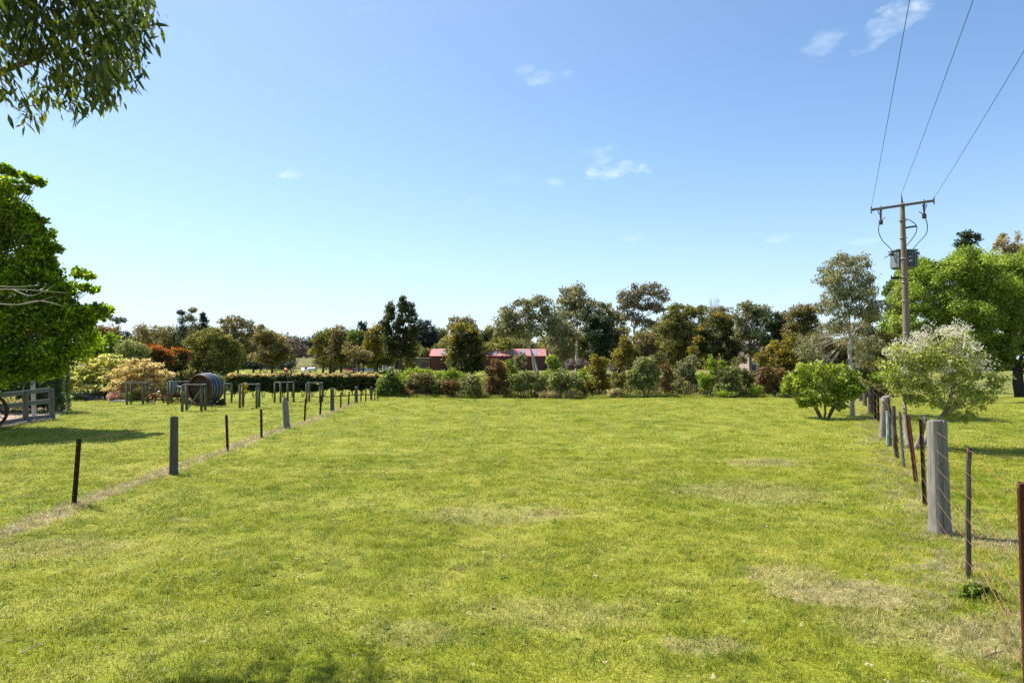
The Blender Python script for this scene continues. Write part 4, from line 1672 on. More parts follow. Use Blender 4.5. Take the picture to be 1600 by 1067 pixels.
# pale cottage half hidden in the trees on the right
YC = 105.0
kc = YC / FPX
ct = thing('cottage', 'pale pinkish cottage half hidden behind the dark gums at centre right', 'house', base_at(1170, YC))
cw, ch = (1196 - 1170) * kc, P(1170, 549, YC).z - gz(0, YC)
mb = MB()
v = [(0, 0, -.3), (cw, 0, -.3), (cw, 6, -.3), (0, 6, -.3), (0, 0, ch), (cw, 0, ch), (cw, 6, ch), (0, 6, ch), (0, 3, ch + 1.6), (cw, 3, ch + 1.6)]
mb.add(v, [(0, 1, 5, 4), (1, 2, 6, 9, 5), (2, 3, 7, 6), (3, 0, 4, 8, 7)])
mb.build('wall', mat_plain('pink_cream_render', (.33, .26, .23), .8, 0, .08), ct)
mb = MB()
v = [(-.3, -.4, ch - .1), (cw + .3, -.4, ch - .1), (cw + .3, 3, ch + 1.7), (-.3, 3, ch + 1.7), (-.3, 6.4, ch - .1), (cw + .3, 6.4, ch - .1)]
mb.add(v, [(0, 1, 2, 3), (3, 2, 5, 4)])
crf = mb.build('roof', corr('pinkish_roof_tiles', (.42, .30, .27)), ct)
sm = crf.modifiers.new('thick', 'SOLIDIFY'); sm.thickness = .12
for x0 in (.7, 1.8):
    mb = MB(); mb.box((x0, -.03, 1.6), (.9, .07, 1.1)); wi = mb.build('window', mat_plain('window_frame_white', (.6, .6, .58), .5), ct)
    mb = MB(); mb.box((x0, -.075, 1.6), (.76, .02, .96)); mb.build('pane', mat_plain('dark_glass', (.03, .04, .05), .1), wi)

# ------------------------------------------------------------------ paddock fences and riding gear far back
def far_fence(label, pts, h, rails, mat, step=3.0, name='paddock_fence', thick=.12):
    o0 = pts[0]
    root = thing(name, label, 'fence', o0)
    rails_mb = [MB() for _ in rails]
    for a, b in zip(pts[:-1], pts[1:]):
        n = max(1, int((b - a).length / step))
        for k in range(n + 1):
            q = a.lerp(b, k / n); q.z = gz(q.x, q.y)
            mb = MB(); mb.tube([q - o0 - Vector((0, 0, .1)), q - o0 + Vector((0, 0, h * random.uniform(.97, 1.05)))], thick / 2, 6)
            mb.build('post', mat, root)
            if k < n:
                q2 = a.lerp(b, (k + 1) / n); q2.z = gz(q2.x, q2.y)
                for r_, m_ in zip(rails, rails_mb):
                    m_.bar(q - o0 + Vector((0, -.08, r_)), q2 - o0 + Vector((0, -.08, r_)), .04, .1)
    for m_ in rails_mb: m_.build('rail', mat, root)
    return root


far_fence('dark post and rail paddock fence crossing behind the horses', [base_at(372, 168), base_at(520, 168), base_at(648, 172)], 1.35, (1.2, .7), M_STAKE, 5.5)
far_fence('low rail fence above the left end of the clipped hedge', [base_at(372, 98), base_at(398, 98)], .8, (.72,), M_STAKE, 1.3)
far_fence('dark fence with tall posts beside the white horses', [base_at(430, 112), base_at(455, 113)], 1.25, (1.0, .5), M_STAKE, 2.2)
far_fence('grey timber rail fence glimpsed between the shrubs at centre right', [base_at(1060, 62), base_at(1105, 62), base_at(1180, 64)], 1.45, (1.32, .9, .45), M_RAILV, 2.3)
far_fence('low grey rail fence crossing the lawn beyond the right fence corner', [base_at(1352, 44), base_at(1394, 43.5)], .75, (.66,), M_STAKE, 1.0)
# riding gear
def pole_jump(label, px, Y, w, c1, c2, h=.9):
    root = thing('horse_jump', label, 'horse jump', base_at(px, Y), random.uniform(-.2, .2), 'horse jumps in the far paddock')
    for s in (-1, 1):
        mb = MB()
        mb.box((s * w / 2, 0, h * .62), (.10, .10, h * 1.25)); mb.box((s * w / 2, 0, .07), (.16, .9, .12))
        mb.build('wing', mat_plain('jump_white_paint', (.7, .72, .75), .6), root)
    for i, z in enumerate((.35, .65, .92)):
        mb = MB(); mb.tube([(-w / 2, -.12, h * z), (w / 2, -.12, h * z)], .055, 8)
        mb.build('pole', mat_plain('jump_paint', c1 if i % 2 == 0 else c2, .5), root, True)


pole_jump('low jump with dull pink red poles under the far trees', 546, 150, 3.4, (.45, .10, .12), (.5, .16, .16), .7)
pole_jump('jump with bright blue poles and white wings', 563, 146, 3.0, (.04, .16, .55), (.06, .22, .6), 1.0)
pole_jump('jump with blue and grey poles left of the tall double gum', 581, 152, 3.2, (.12, .16, .40), (.5, .5, .55), .8)
pole_jump('white jump with tall wings beneath the tall double gum', 604, 156, 1.8, (.65, .68, .7), (.6, .6, .62), 1.5)
pole_jump('white jump stand closest to the tall double gum trunk', 612, 158, 1.2, (.65, .68, .7), (.65, .68, .7), 1.6)
for px, Y, a, lab in ((527, 128, .05, 'long dark log lying right above the hedge beside the mounting block'), (553, 134, .0, 'dark timber log on bare ground under the blue jump'), (596, 138, .3, 'slanting weathered plank pile right of the jumps'), (585, 137, -.1, 'pale short log lying between jumps and plank pile'), (623, 142, 0, 'pale sheet of timber on the grass left of the small beige shed')):
    mb = MB()
    w_ = 4.2 if px < 560 else 3.0
    mb.tube([(-w_ / 2, 0, .2), (0, 0, .22), (w_ / 2, 0, .2 + a * w_ / 2)], [.17, .16, .14], 10, jit=.05)
    mb.tube([(-w_ * .4, .4, .16), (w_ * .45, .3, .16)], [.13, .12], 8)
    o = mb.build('timber_log', M_RAILV if px > 580 else M_STAKE)
    o.location = base_at(px, Y)
    tag(o, lab, 'log', 'timber logs in the riding paddock')
# water trough
wt_ = thing('water_trough', 'pale blue water trough in front of the left white horse', 'trough', base_at(466, 108), .05)
mb = MB()
for (c, d) in (((0, -.4, .28), (2.0, .06, .5)), ((0, .4, .28), (2.0, .06, .5)), ((-1, 0, .28), (.06, .8, .5)), ((1, 0, .28), (.06, .8, .5)), ((0, 0, .06), (2, .8, .08))):
    mb.box(c, d)
mb.build('basin', mat_plain('pale_blue_plastic', (.38, .55, .58), .5), wt_)
mb = MB(); mb.box((0, 0, .45), (1.9, .74, .01)); mb.build('water', mat_plain('trough_water', (.06, .10, .11), .08), wt_)
mb = MB()
pst = base_at(519.5, 128)
mb.box((0, 0, .55), (1.0, .8, 1.1)); mb.box((0, .1, 1.2), (1.2, .9, .12)); mb.box((0, -.42, .3), (.9, .3, .5))
o = mb.build('mounting_block', M_STAKE); o.location = pst
tag(o, 'dark timber mounting block at the right of the horses', 'mounting block')

# ------------------------------------------------------------------ horses
def horse(label, px, Y, rz, coat, rug=None, graze=True, scale=1.0):
    root = thing('horse', label, 'horse', base_at(px, Y), rz, 'horses grazing in the far paddock')
    me = bpy.data.meshes.new('body')
    J = {}
    verts, edges, rad = [], [], []

    def vtx(n, p, r, rel=None):
        verts.append(Vector(p)); rad.append(r); J[n] = len(verts) - 1
        if rel is not None: edges.append((J[rel], J[n]))
    vtx('pel', (-.52, 0, 1.18), (.27, .29))
    vtx('bel', (-.1, 0, 1.12), (.29, .31), 'pel')
    vtx('che', (.38, 0, 1.12), (.26, .31), 'bel')
    vtx('wit', (.60, 0, 1.22), (.19, .25), 'che')
    if graze:
        nk = [((.86, 0, 1.05), (.12, .18)), ((1.08, 0, .72), (.095, .13)), ((1.18, 0, .50), (.10, .12)), ((1.30, 0, .30), (.085, .09)), ((1.38, 0, .13), (.07, .065))]
    else:
        nk = [((.80, 0, 1.42), (.12, .18)), ((.98, 0, 1.66), (.095, .13)), ((1.10, 0, 1.72), (.10, .12)), ((1.27, 0, 1.60), (.08, .085)), ((1.40, 0, 1.50), (.065, .065))]
    prev = 'wit'
    for i, (p, r) in enumerate(nk):
        vtx('n%d' % i, p, r, prev); prev = 'n%d' % i
    for s in (-1, 1):
        vtx('fs%d' % s, (.50, s * .15, .90), (.13, .12), 'che')
        vtx('fe%d' % s, (.50, s * .16, .72), (.085, .085), 'fs%d' % s)
        vtx('fk%d' % s, (.52, s * .16, .44), (.058, .058), 'fe%d' % s)
        vtx('ff%d' % s, (.50, s * .16, .12), (.045, .045), 'fk%d' % s)
        vtx('fh%d' % s, (.54, s * .16, .0), (.065, .06), 'ff%d' % s)
        vtx('hs%d' % s, (-.60, s * .15, .92), (.17, .14), 'pel')
        vtx('hk%d' % s, (-.50, s * .17, .74), (.11, .10), 'hs%d' % s)
        vtx('hh%d' % s, (-.74, s * .16, .50), (.065, .065), 'hk%d' % s)
        vtx('hf%d' % s, (-.68, s * .16, .13), (.048, .048), 'hh%d' % s)
        vtx('ho%d' % s, (-.63, s * .16, .0), (.068, .06), 'hf%d' % s)
    me.from_pydata(verts, edges, [])
    o = bpy.data.objects.new('body', me)
    COL.objects.link(o); o.parent = root
    sk = o.modifiers.new('skin', 'SKIN')
    sv = me.skin_vertices[0].data
    for i, r in enumerate(rad): sv[i].radius = r
    sv[0].use_root = True
    ss = o.modifiers.new('sub', 'SUBSURF'); ss.levels = 1; ss.render_levels = 1
    me.materials.append(coat)
    for p in me.polygons: p.use_smooth = True
    hd = nk[2][0]
    mane = MB()
    a, b = Vector((.62, 0, 1.44)), Vector(hd) + Vector((-.06 if graze else -.02, 0, .14))
    for k in range(14):
        q = a.lerp(b, k / 13) + Vector((.0, 0, .02))
        mane.tube([q, q + Vector((-.02, .07, -.05)), q + Vector((-.03, .12, -.18))], [.03, .028, .01], 5)
    mane.build('mane', BARK['dark'] if coat != M_WHITE else M_WHITE, root, True)
    t = MB()
    t.tube([(-.78, 0, 1.28), (-.92, 0, 1.15), (-.97, 0, .85), (-.95, 0, .5)], [.05, .075, .08, .02], 8)
    t.build('tail', BARK['dark'] if coat != M_WHITE else M_WHITE, root, True)
    for s in (-1, 1):
        e_ = MB()
        q = Vector(hd) + Vector((-.02, s * .06, .08))
        e_.tube([q, q + Vector((.01, s * .02, .07)), q + Vector((.02, s * .02, .14))], [.035, .035, .006], 6)
        e_.build('ear', coat, root, True)
    if rug:
        m_ = MB()
        vs, fs = [], []
        xs = [-.84, -.72, -.45, -.1, .2, .45, .66, .74]
        rr = [.22, .30, .345, .35, .35, .33, .28, .20]
        K = 13
        for i, x in enumerate(xs):
            for k in range(K):
                a_ = R(-55) + R(290) * k / (K - 1)
                w = math.sin(a_)
                vs.append((x, rr[i] * math.cos(a_) * .95, 1.14 + rr[i] * w * 1.05 + .01 * math.sin(k * 2 + i)))
        for i in range(len(xs) - 1):
            for k in range(K - 1):
                fs.append((i * K + k, i * K + k + 1, (i + 1) * K + k + 1, (i + 1) * K + k))
        m_.add(vs, fs)
        ro = m_.build('rug', rug, root, True)
        so = ro.modifiers.new('thick', 'SOLIDIFY'); so.thickness = .02
    root.scale = (scale,) * 3
    return root


M_WHITE = mat_plain('white_coat', (.68, .68, .68), .7)
M_BROWNC = mat_plain('dark_bay_coat', (.045, .02, .012), .6)
M_CHEST = mat_plain('chestnut_coat', (.42, .13, .04), .6)
M_RUG = mat_plain('white_rug_cloth', (.62, .64, .72), .8)
horse('white horse in a pale rug grazing on the right of the group', 487, 118, R(172), M_WHITE, M_RUG)
horse('white horse grazing with head down left of the dark horse', 474, 119, R(118), M_WHITE, None)
horse('dark bay horse standing between the two white horses', 481, 124, R(-10), M_BROWNC, mat_plain('dark_rug', (.03, .022, .03), .8), False)
horse('small chestnut horse standing alone left of the white horses', 447, 124, R(120), M_CHEST, None, True, .95)
horse('small dark foal lying low just left of the pale trough', 461.5, 126, R(60), M_BROWNC, None, True, .55)

# ------------------------------------------------------------------ sticks and dead wood
def stick(label, px, py, L, rz, mat, r=.012, z=.02, name='dead_stick'):
    g = G(px, py)
    mb = MB()
    pts = curve_pts((-L / 2, 0, z), (L / 2, 0, z + random.uniform(0, .03)), 6, .08)
    mb.tube(pts, [r, r, r * .9, r * .8, r * .6, r * .3], 6, jit=.1)
    p = pts[3]
    mb.tube([p, p + Vector((L * .12, L * .10, .03)), p + Vector((L * .22, L * .12, .02))], [r * .6, r * .4, r * .15], 5)
    o = mb.build(name, mat); o.location = g; o.rotation_euler.z = rz
    tag(o, label, 'stick')


stick('thin forked dead stick on dry grass in the bottom right corner', 1552, 1028, .22, .3, BARK['dark'], .006)
stick('pale twig lying on the lawn at lower left', 52, 1018, .16, 1.0, BARK['pale'], .004)
stick('brown twig on the lawn below the middle of the photo', 720, 893, .18, -.5, BARK['brown'], .005)
stick('bleached fallen branch under the yellow green shrubs', 940, 612, 1.6, .1, BARK['pale'], .05, .3)
stick('short bleached upright branch leaning under the round olive shrub', 1040, 614, .9, .9, BARK['pale'], .04, .25)
stick('long grey fallen branch between the shrubs at centre right', 1062, 616, 2.2, -.15, BARK['grey'], .05, .2)
# cracked dark patch: a few weeds by the dropper

# ================================================================== trees
GT = 'gum trees along the far tree line'

# ---- gum overhanging the top left corner; its trunk stands just left of the view
def overhang():
    b = Vector((-7.2, 4.6, gz(-7.2, 4.6)))
    root = thing('overhanging_gum_tree', 'gum tree branch with long drooping leaves hanging into the top left corner', 'tree', b)
    mb = MB()
    mb.tube(curve_pts((0, 0, -.2), (.5, -.4, 4.2), 8, .04), [.26, .22, .2, .19, .18, .17, .16, .15], 12, jit=.05)
    fk = Vector((.5, -.4, 4.1))

    def W(px, py, Y): return P(px, py, Y) - b
    main = [fk, W(-120, 170, 5.8), W(-30, 130, 6.0), W(12, 108, 6.1), W(58, 90, 6.0), W(120, 50, 6.0), W(170, 25, 6.0)]
    main = smooth_path(main, 18)
    mb.tube(main, [.055 - .0028 * i for i in range(len(main))], 8, jit=.06)
    up = smooth_path([fk, W(-260, -40, 5.6), W(-60, -180, 5.6), W(60, -220, 5.8)], 12)
    mb.tube(up, [.10 - .006 * i for i in range(len(up))], 8, jit=.06)
    # drooping twigs
    tips = []
    tw = [((-10, 118), (32, 163)), ((8, 110), (48, 178)), ((30, 100), (72, 158)), ((58, 90), (108, 150)), ((60, 88), (118, 168)), ((80, 78), (145, 145)), ((45, 95), (60, 135)), ((110, 55), (160, 150)), ((120, 50), (200, 128)), ((120, 50), (215, 90)), ((140, 40), (225, 40)), ((150, 30), (205, 20)), ((-5, 115), (5, 140)), ((20, 105), (85, 120)), ((60, 88), (105, 128)), ((95, 66), (168, 148))]
    for (a, c) in tw:
        Y0, Y1 = 6.0, 6.0 + random.uniform(-.5, .5)
        p0, p1 = W(a[0], a[1], Y0), W(c[0], c[1], Y1)
        pts = smooth_path([p0, p0.lerp(p1, .5) + Vector((0, 0, .06)), p1], 8)
        mb.tube(pts, [.008 - .0007 * i for i in range(len(pts))], 5)
        tips.append((p1, 26 if c[1] > 140 else 20)); tips.append((pts[5], 8))
    mb.build('branch', BARK['brown'], root, True)
    pos, ax, nr, L, w, rn = [], [], [], [], [], []
    s = 6.0 / FPX
    outline = [(0, 122), (30, 100), (60, 95), (95, 122), (130, 150), (165, 165), (185, 138), (208, 128), (212, 100), (222, 72), (236, 30), (225, 0)]

    def lower(px):
        for (x0, y0), (x1, y1) in zip(outline[:-1], outline[1:]):
            if x0 <= px <= x1 and x1 > x0: return y0 + (y1 - y0) * (px - x0) / (x1 - x0)
        return 118 if px < 0 else -20

    cl = []
    for _ in range(2200):
        px, py = random.uniform(-260, 226), random.uniform(-190, 150)
        lim = lower(px) if px < 208 else {0: 0}.get(0, 0) + max(-200, 130 - (px - 208) * 4.3)
        if py > lim - 14 or (px > 70 and py < -45): continue
        if random.random() < (.05 if py < 80 else .45): continue
        cl.append((W(px, py, (5.75 if px > -50 else 4.2) + random.gauss(0, .28)), random.randint(4, 9)))
    cl += tips
    for c, n in cl:
        for _ in range(n):
            p = np.array(c) + RNG.normal(size=3) * .055
            d = RNG.normal(size=3) * .5 + np.array([.25, 0, -1.0])
            pos.append(p); ax.append(d); nr.append(RNG.normal(size=3))
            l = random.uniform(.075, .15); L.append(l); w.append(l * random.uniform(.19, .27)); rn.append(random.gauss(.40, .22))
    leaves_obj('crown', np.array(pos), np.array(ax), np.array(nr), np.array(L), np.array(w), np.array(rn), lmat('overgum'), root, True)


overhang()

# ---- big broadleaf at the left edge
mp = plant('maple_tree', 'big dense dark green broadleaf tree filling the left edge above the rail fence', 'tree', -75, 20.5,
           [(-60, 330, 70, 75), (-14, 330, 32, 55), (12, 300, 16, 26), (30, 330, 13, 22), (44, 296, 6, 9), (66, 345, 6, 9), (40, 276, 5, 8), (22, 270, 6, 8), (92, 388, 8, 9), (112, 424, 9, 8), (137, 450, 9, 6), (161, 482, 8, 8), (152, 492, 8, 7), (78, 365, 8, 8), (-120, 420, 110, 120), (14, 400, 46, 50), (54, 378, 11, 16), (46, 440, 48, 50), (82, 402, 11, 12), (92, 490, 46, 42), (108, 452, 16, 16), (124, 496, 20, 15), (140, 487, 13, 10),
            (30, 500, 70, 62), (102, 535, 40, 36), (-70, 520, 110, 90), (20, 572, 52, 28), (70, 562, 42, 30), (-60, 570, 110, 50), (118, 508, 12, 18), (86, 430, 14, 12), (104, 545, 14, 20), (4, 345, 38, 46), (-5, 290, 18, 24)],
           'maple', 4.7, 4.4, 'brown', 22, fork=.22, depth=.55, grow=1.04, limb=.16, nsub=34, sub=.27, asp=.85, up=.3, twigs=3, fuzz=1.5, flat=1.35, under=1.0)
# bare pale twigs reaching across its front
mb = MB()
for a, m_, c in (((-60, 455), (20, 452), (108, 458)), ((-40, 470), (30, 476), (90, 462)), ((-60, 440), (10, 448), (62, 446)), ((30, 476), (62, 470), (98, 478)), ((20, 452), (50, 462), (85, 446))):
    b0 = P(a[0], a[1], 16.8); b1 = P(m_[0], m_[1], 16.6); b2 = P(c[0], c[1], 16.4)
    mb.tube(smooth_path([b0, b1, b2], 10), [.012 - .0009 * i for i in range(11)], 5, jit=.1)
off = mp.location
mb.v = [tuple(Vector(v) - off) for v in mb.v]
mb.build('bare_twigs', BARK['pale'], mp, True)

# ---- garden at the left
plant('dogwood_tree', 'cream and green layered dogwood just right of the clipped cypress hedge', 'tree', 150, 37,
      [(130, 578, 26, 8), (160, 572, 28, 8), (122, 592, 26, 8), (155, 590, 34, 8), (185, 586, 22, 7), (135, 606, 34, 8), (172, 603, 30, 8), (150, 616, 32, 7), (192, 600, 16, 6), (140, 564, 22, 8), (112, 606, 12, 10), (172, 560, 18, 7)],
      'creamgreen', 4.0, 4.5, 'brown', 4, stems=3, flat=.22, grow=1.22, sub=.26, fuzz=1.3, group='flowering dogwoods in the left garden', nsub=12, up=1.2)
plant('dogwood_tree', 'pink and cream layered dogwood behind the leftmost tree guard', 'tree', 212, 36,
      [(215, 566, 18, 6), (205, 577, 26, 7), (228, 578, 22, 6), (195, 590, 26, 7), (236, 590, 26, 6), (212, 597, 34, 7), (250, 598, 18, 5), (196, 607, 28, 7), (236, 606, 26, 6), (215, 616, 30, 6), (185, 603, 16, 7), (258, 584, 16, 5), (240, 572, 16, 5), (262, 605, 12, 5)],
      'pinkcream', 4.0, 4.3, 'brown', 4, stems=3, flat=.20, grow=1.22, sub=.26, fuzz=1.3, group='flowering dogwoods in the left garden', nsub=20, up=1.2)
plant('maple_tree', 'yellow green young tree above the cream and green dogwood', 'tree', 165, 44,
      [(150, 548, 24, 13), (172, 542, 20, 14), (184, 558, 16, 16), (140, 560, 22, 12), (163, 566, 26, 14), (178, 530, 10, 8)], 'lime', 4.2, 3.8, 'brown', 4, nsub=14, asp=.8)
plant('shrub', 'grey green rounded shrub between the yellow green tree and the orange shrubs', 'shrub', 203, 43,
      [(205, 545, 18, 12), (195, 560, 18, 16), (212, 560, 16, 18), (188, 576, 12, 10), (222, 548, 10, 10)], 'sage', 3.6, 3.6, 'dark', 4, stems=3)
GO = 'rusty orange topped shrubs in the left garden'
plant('photinia_shrub', 'rusty orange topped shrub with dark base, left one above the pink cream dogwood', 'shrub', 243, 50,
      [(243, 552, 20, 10), (230, 560, 14, 12), (256, 562, 16, 14), (246, 575, 26, 18), (240, 592, 28, 16)], 'dkolive', 3.8, 4, 'dark', 4, stems=3, group=GO, grow=1.05, tips=('orange', [(243, 547, 20, 8), (228, 554, 14, 9), (258, 554, 15, 9), (240, 560, 24, 9), (220, 562, 10, 6), (264, 566, 10, 6), (238, 571, 14, 5)]))
plant('photinia_shrub', 'rusty orange topped shrub with dark base touching the big acacia', 'shrub', 276, 52,
      [(272, 556, 14, 10), (284, 555, 12, 9), (276, 570, 18, 16), (278, 590, 20, 18)], 'dkolive', 3.8, 4, 'dark', 4, stems=3, group=GO, grow=1.05, tips=('orange', [(272, 551, 14, 8), (286, 552, 10, 8), (278, 561, 18, 8), (272, 570, 10, 5)]))
plant('shrub', 'orange brown shrub peeping out left of the first rusty orange shrub', 'shrub', 212, 49, [(213, 560, 12, 8), (208, 570, 10, 9)], 'orange', 3.8, 4, 'dark', 3, stems=2, top=.3)
plant('shrub', 'low dark spreading conifer behind the old plough', 'shrub', 247, 38, [(240, 612, 15, 6), (256, 608, 15, 9), (268, 600, 10, 12)], 'dark', 3.4, 4, 'dark', 3, stems=2, flat=.6)
plant('flowering_shrub', 'low pink flowering mound beside the flat grey boulder', 'shrub', 187, 35, [(183, 618, 12, 6), (193, 616, 9, 5), (178, 622, 8, 4)], 'pinkflower', 2.8, 4.5, 'dark', 2, stems=2)
plant('shrub', 'small yellow green tufty plant right of the pink flowering mound', 'shrub', 201, 34.6, [(201, 618, 6, 5)], 'citrus', 3, 4, 'dark', 2, stems=2)
plant('shrub', 'low dark green clipped ball behind the small low rail fence', 'shrub', 125, 35, [(125, 620, 9, 6)], 'cypress', 2.8, 5, 'dark', 2, stems=2)
plant('shrub', 'low dark green plant between the boulders and the dogwood', 'shrub', 143, 36, [(142, 619, 9, 6), (158, 615, 10, 7)], 'dark', 2.8, 4, 'dark', 2, stems=2)
plant('shrub', 'white flowering low plant behind the rails of the left fence', 'shrub', 15, 25.5, [(12, 630, 14, 8), (30, 632, 10, 7), (-10, 628, 14, 10)], 'cream', 4, 2.2, 'dark', 3, stems=3)
plant('sapling', 'small bright yellow sapling inside the tree guard', 'sapling', 382, 31.5, [(382, 603, 2.5, 4), (379, 611, 4, 3.5), (384, 612, 3, 4)], 'yellow', 2.6, 3, 'dark', 1.2)

# far left trees
plant('brown_tree', 'reddish brown rounded tree behind the yellow green tree', 'tree', 165, 95,
      [(170, 518, 14, 11), (158, 530, 14, 13), (178, 532, 14, 14), (166, 545, 20, 14)], 'red', 3.6, 3.6, 'dark', 4)
plant('gum_tree', 'tiny distant flat topped gum left of centre in the left sky line', 'tree', 182, 130,
      [(186, 501, 9, 4), (196, 524, 6, 8), (180, 560, 12, 12)], 'bluedark', 3.4, 3.2, 'dark', 1.5, group=GT)
plant('gum_tree', 'distant grey gum peeping over the top right of the big broadleaf', 'tree', 145, 120,
      [(146, 488, 14, 8), (136, 498, 12, 10), (155, 520, 14, 12)], 'gumgrey', 3.4, 2.8, 'dark', 2, group=GT)
plant('gum_tree', 'wide brown topped gum above the left rusty orange shrub', 'tree', 236, 120,
      [(235, 515, 20, 6), (218, 522, 12, 8), (255, 520, 14, 7), (240, 540, 26, 10), (215, 540, 12, 9)], 'gumbrown', 3.5, 2.8, 'dark', 3, group=GT)
plant('gum_tree', 'brown topped gum above the right rusty orange shrub', 'tree', 272, 124,
      [(268, 519, 15, 6), (285, 528, 12, 10), (262, 540, 20, 12), (290, 545, 14, 12)], 'gumbrown', 3.5, 2.8, 'dark', 3, group=GT)
plant('gum_tree', 'very thin tall gum with tufted top, left of a pair behind the acacia', 'tree', 284, 118,
      [(284, 489, 4, 3), (285, 500, 5, 7), (283, 514, 7, 7), (288, 528, 8, 8)], 'bluedark', 3.2, 2.8, 'grey', 1.4, fork=.75, group=GT, sub=.6)
plant('gum_tree', 'very thin tall gum with sparse twiggy crown, right of a pair behind the acacia', 'tree', 298, 119,
      [(301, 485, 5, 2.5), (296, 498, 4, 6), (303, 505, 4, 8), (297, 520, 9, 8)], 'gumgrey', 3.0, 1.9, 'grey', 1.4, fork=.75, group=GT, sub=.6)
plant('pine_tree', 'small dark pointed conifer between the thin gums and the acacia', 'tree', 318, 122,
      [(318, 494, 3, 5), (318, 503, 6, 7), (317, 515, 8, 9)], 'bluedark', 3.2, 4, 'dark', 2, fork=.7)
plant('acacia_tree', 'large round dark olive acacia behind the giant barrel', 'tree', 325, 66,
      [(325, 522, 24, 13), (345, 528, 18, 14), (305, 540, 20, 18), (360, 545, 18, 18), (330, 552, 30, 24), (298, 568, 18, 22), (312, 590, 26, 22), (352, 572, 22, 20), (340, 592, 20, 14), (368, 560, 12, 14), (295, 588, 14, 16)],
      'olive', 3.6, 4.4, 'dark', 6, fork=.35, nsub=28, sub=.27, droop=.3, grow=1.03)
plant('gum_tree', 'olive brown spreading gum right behind the acacia', 'tree', 372, 120,
      [(352, 502, 12, 5), (368, 500, 12, 6), (382, 508, 12, 7), (390, 518, 8, 9), (360, 515, 16, 8), (378, 530, 16, 12), (385, 545, 18, 12)], 'gumbrown', 3.5, 3, 'dark', 3, group=GT)
plant('gum_tree', 'orange brown rounded gum left of the grassy bank', 'tree', 425, 112,
      [(418, 522, 14, 8), (432, 530, 14, 10), (408, 535, 12, 12), (425, 545, 24, 12), (440, 548, 12, 9), (412, 558, 20, 10), (432, 562, 16, 8)], 'gumbrown', 3.6, 4.2, 'dark', 4, group=GT)
plant('gum_tree', 'small brown topped gum behind the orange brown rounded gum', 'tree', 406, 135, [(407, 513, 7, 4), (400, 522, 8, 6), (398, 540, 10, 12)], 'gumbrown', 3.4, 3, 'dark', 2, group=GT)
plant('bare_shrub', 'grey mauve leafless thicket at the left end of the grassy bank', 'shrub', 456, 150, [(450, 545, 12, 9), (466, 547, 14, 9), (476, 553, 8, 6), (460, 536, 12, 7)], 'mauve', 3.2, 3, 'grey', 2, stems=3)
plant('shrub', 'dark blue green rounded bush at the foot of the grassy bank', 'shrub', 420, 138, [(405, 568, 18, 7), (430, 567, 18, 8), (447, 571, 10, 5), (385, 568, 14, 7)], 'bluedark', 3.4, 4.5, 'dark', 2, stems=3)
plant('shrub', 'sparse small shrub on the lawn between acacia and clipped hedge', 'shrub', 347, 56, [(347, 594, 8, 9), (340, 602, 7, 7), (352, 603, 7, 8)], 'sage', 3.4, 2.4, 'dark', 2, stems=3)

# middle left trees
plant('gum_tree', 'dark green gum right of the grassy bank, lower left of a group', 'tree', 505, 118,
      [(512, 520, 12, 8), (500, 530, 12, 10), (515, 538, 14, 12), (498, 548, 14, 10), (510, 558, 18, 8)], 'olive', 3.6, 4, 'dark', 4, group=GT)
plant('gum_tree', 'brown orange gum between the grassy bank and the bright green crown', 'tree', 533, 116,
      [(533, 517, 14, 7), (525, 530, 12, 10), (545, 530, 10, 9), (535, 545, 20, 12), (530, 560, 20, 8)], 'gumbrown', 3.6, 3.8, 'dark', 4, group=GT)
plant('tree', 'small bright fresh green crown amid the brown gums left of the tall double gum', 'tree', 553, 112, [(553, 522, 9, 7), (552, 532, 10, 8)], 'green', 3.6, 3.6, 'dark', 3)
plant('gum_tree', 'dark narrow blue green gum left of the yellow gum', 'tree', 567, 114, [(567, 508, 6, 6), (568, 518, 8, 8), (565, 535, 10, 14), (566, 555, 11, 10)], 'bluedark', 3.5, 4, 'dark', 2.5, group=GT)
plant('gum_tree', 'yellow topped gum just left of the tall double gum', 'tree', 585, 110,
      [(588, 514, 10, 6), (580, 522, 8, 6), (592, 525, 9, 10), (583, 540, 14, 14), (590, 556, 12, 8)], 'gold', 3.6, 3.6, 'dark', 3, group=GT)
plant('gum_tree', 'brownish thin gum low between bright green crown and yellow gum', 'tree', 556, 106, [(548, 548, 12, 10), (562, 552, 10, 9), (575, 556, 10, 8)], 'gumbrown', 3.5, 3, 'brown', 2.5, group=GT, fork=.6)
plant('tall_gum_tree', 'tall dark double crowned gum, highest tree left of the red shed', 'tree', 627, 98,
      [(610, 478, 7, 9), (630, 468, 6, 8), (608, 492, 11, 13), (628, 484, 10, 14), (640, 480, 7, 10), (643, 495, 9, 12), (603, 510, 10, 14), (625, 508, 14, 16), (643, 515, 11, 14), (612, 530, 16, 16), (636, 535, 16, 18), (620, 550, 16, 12), (608, 545, 10, 12), (640, 552, 10, 8)],
      'dkolive', 3.8, 4.6, 'dark', 6, fork=.3, nsub=22, sub=.28, droop=.4, up=.2, grow=1.05)
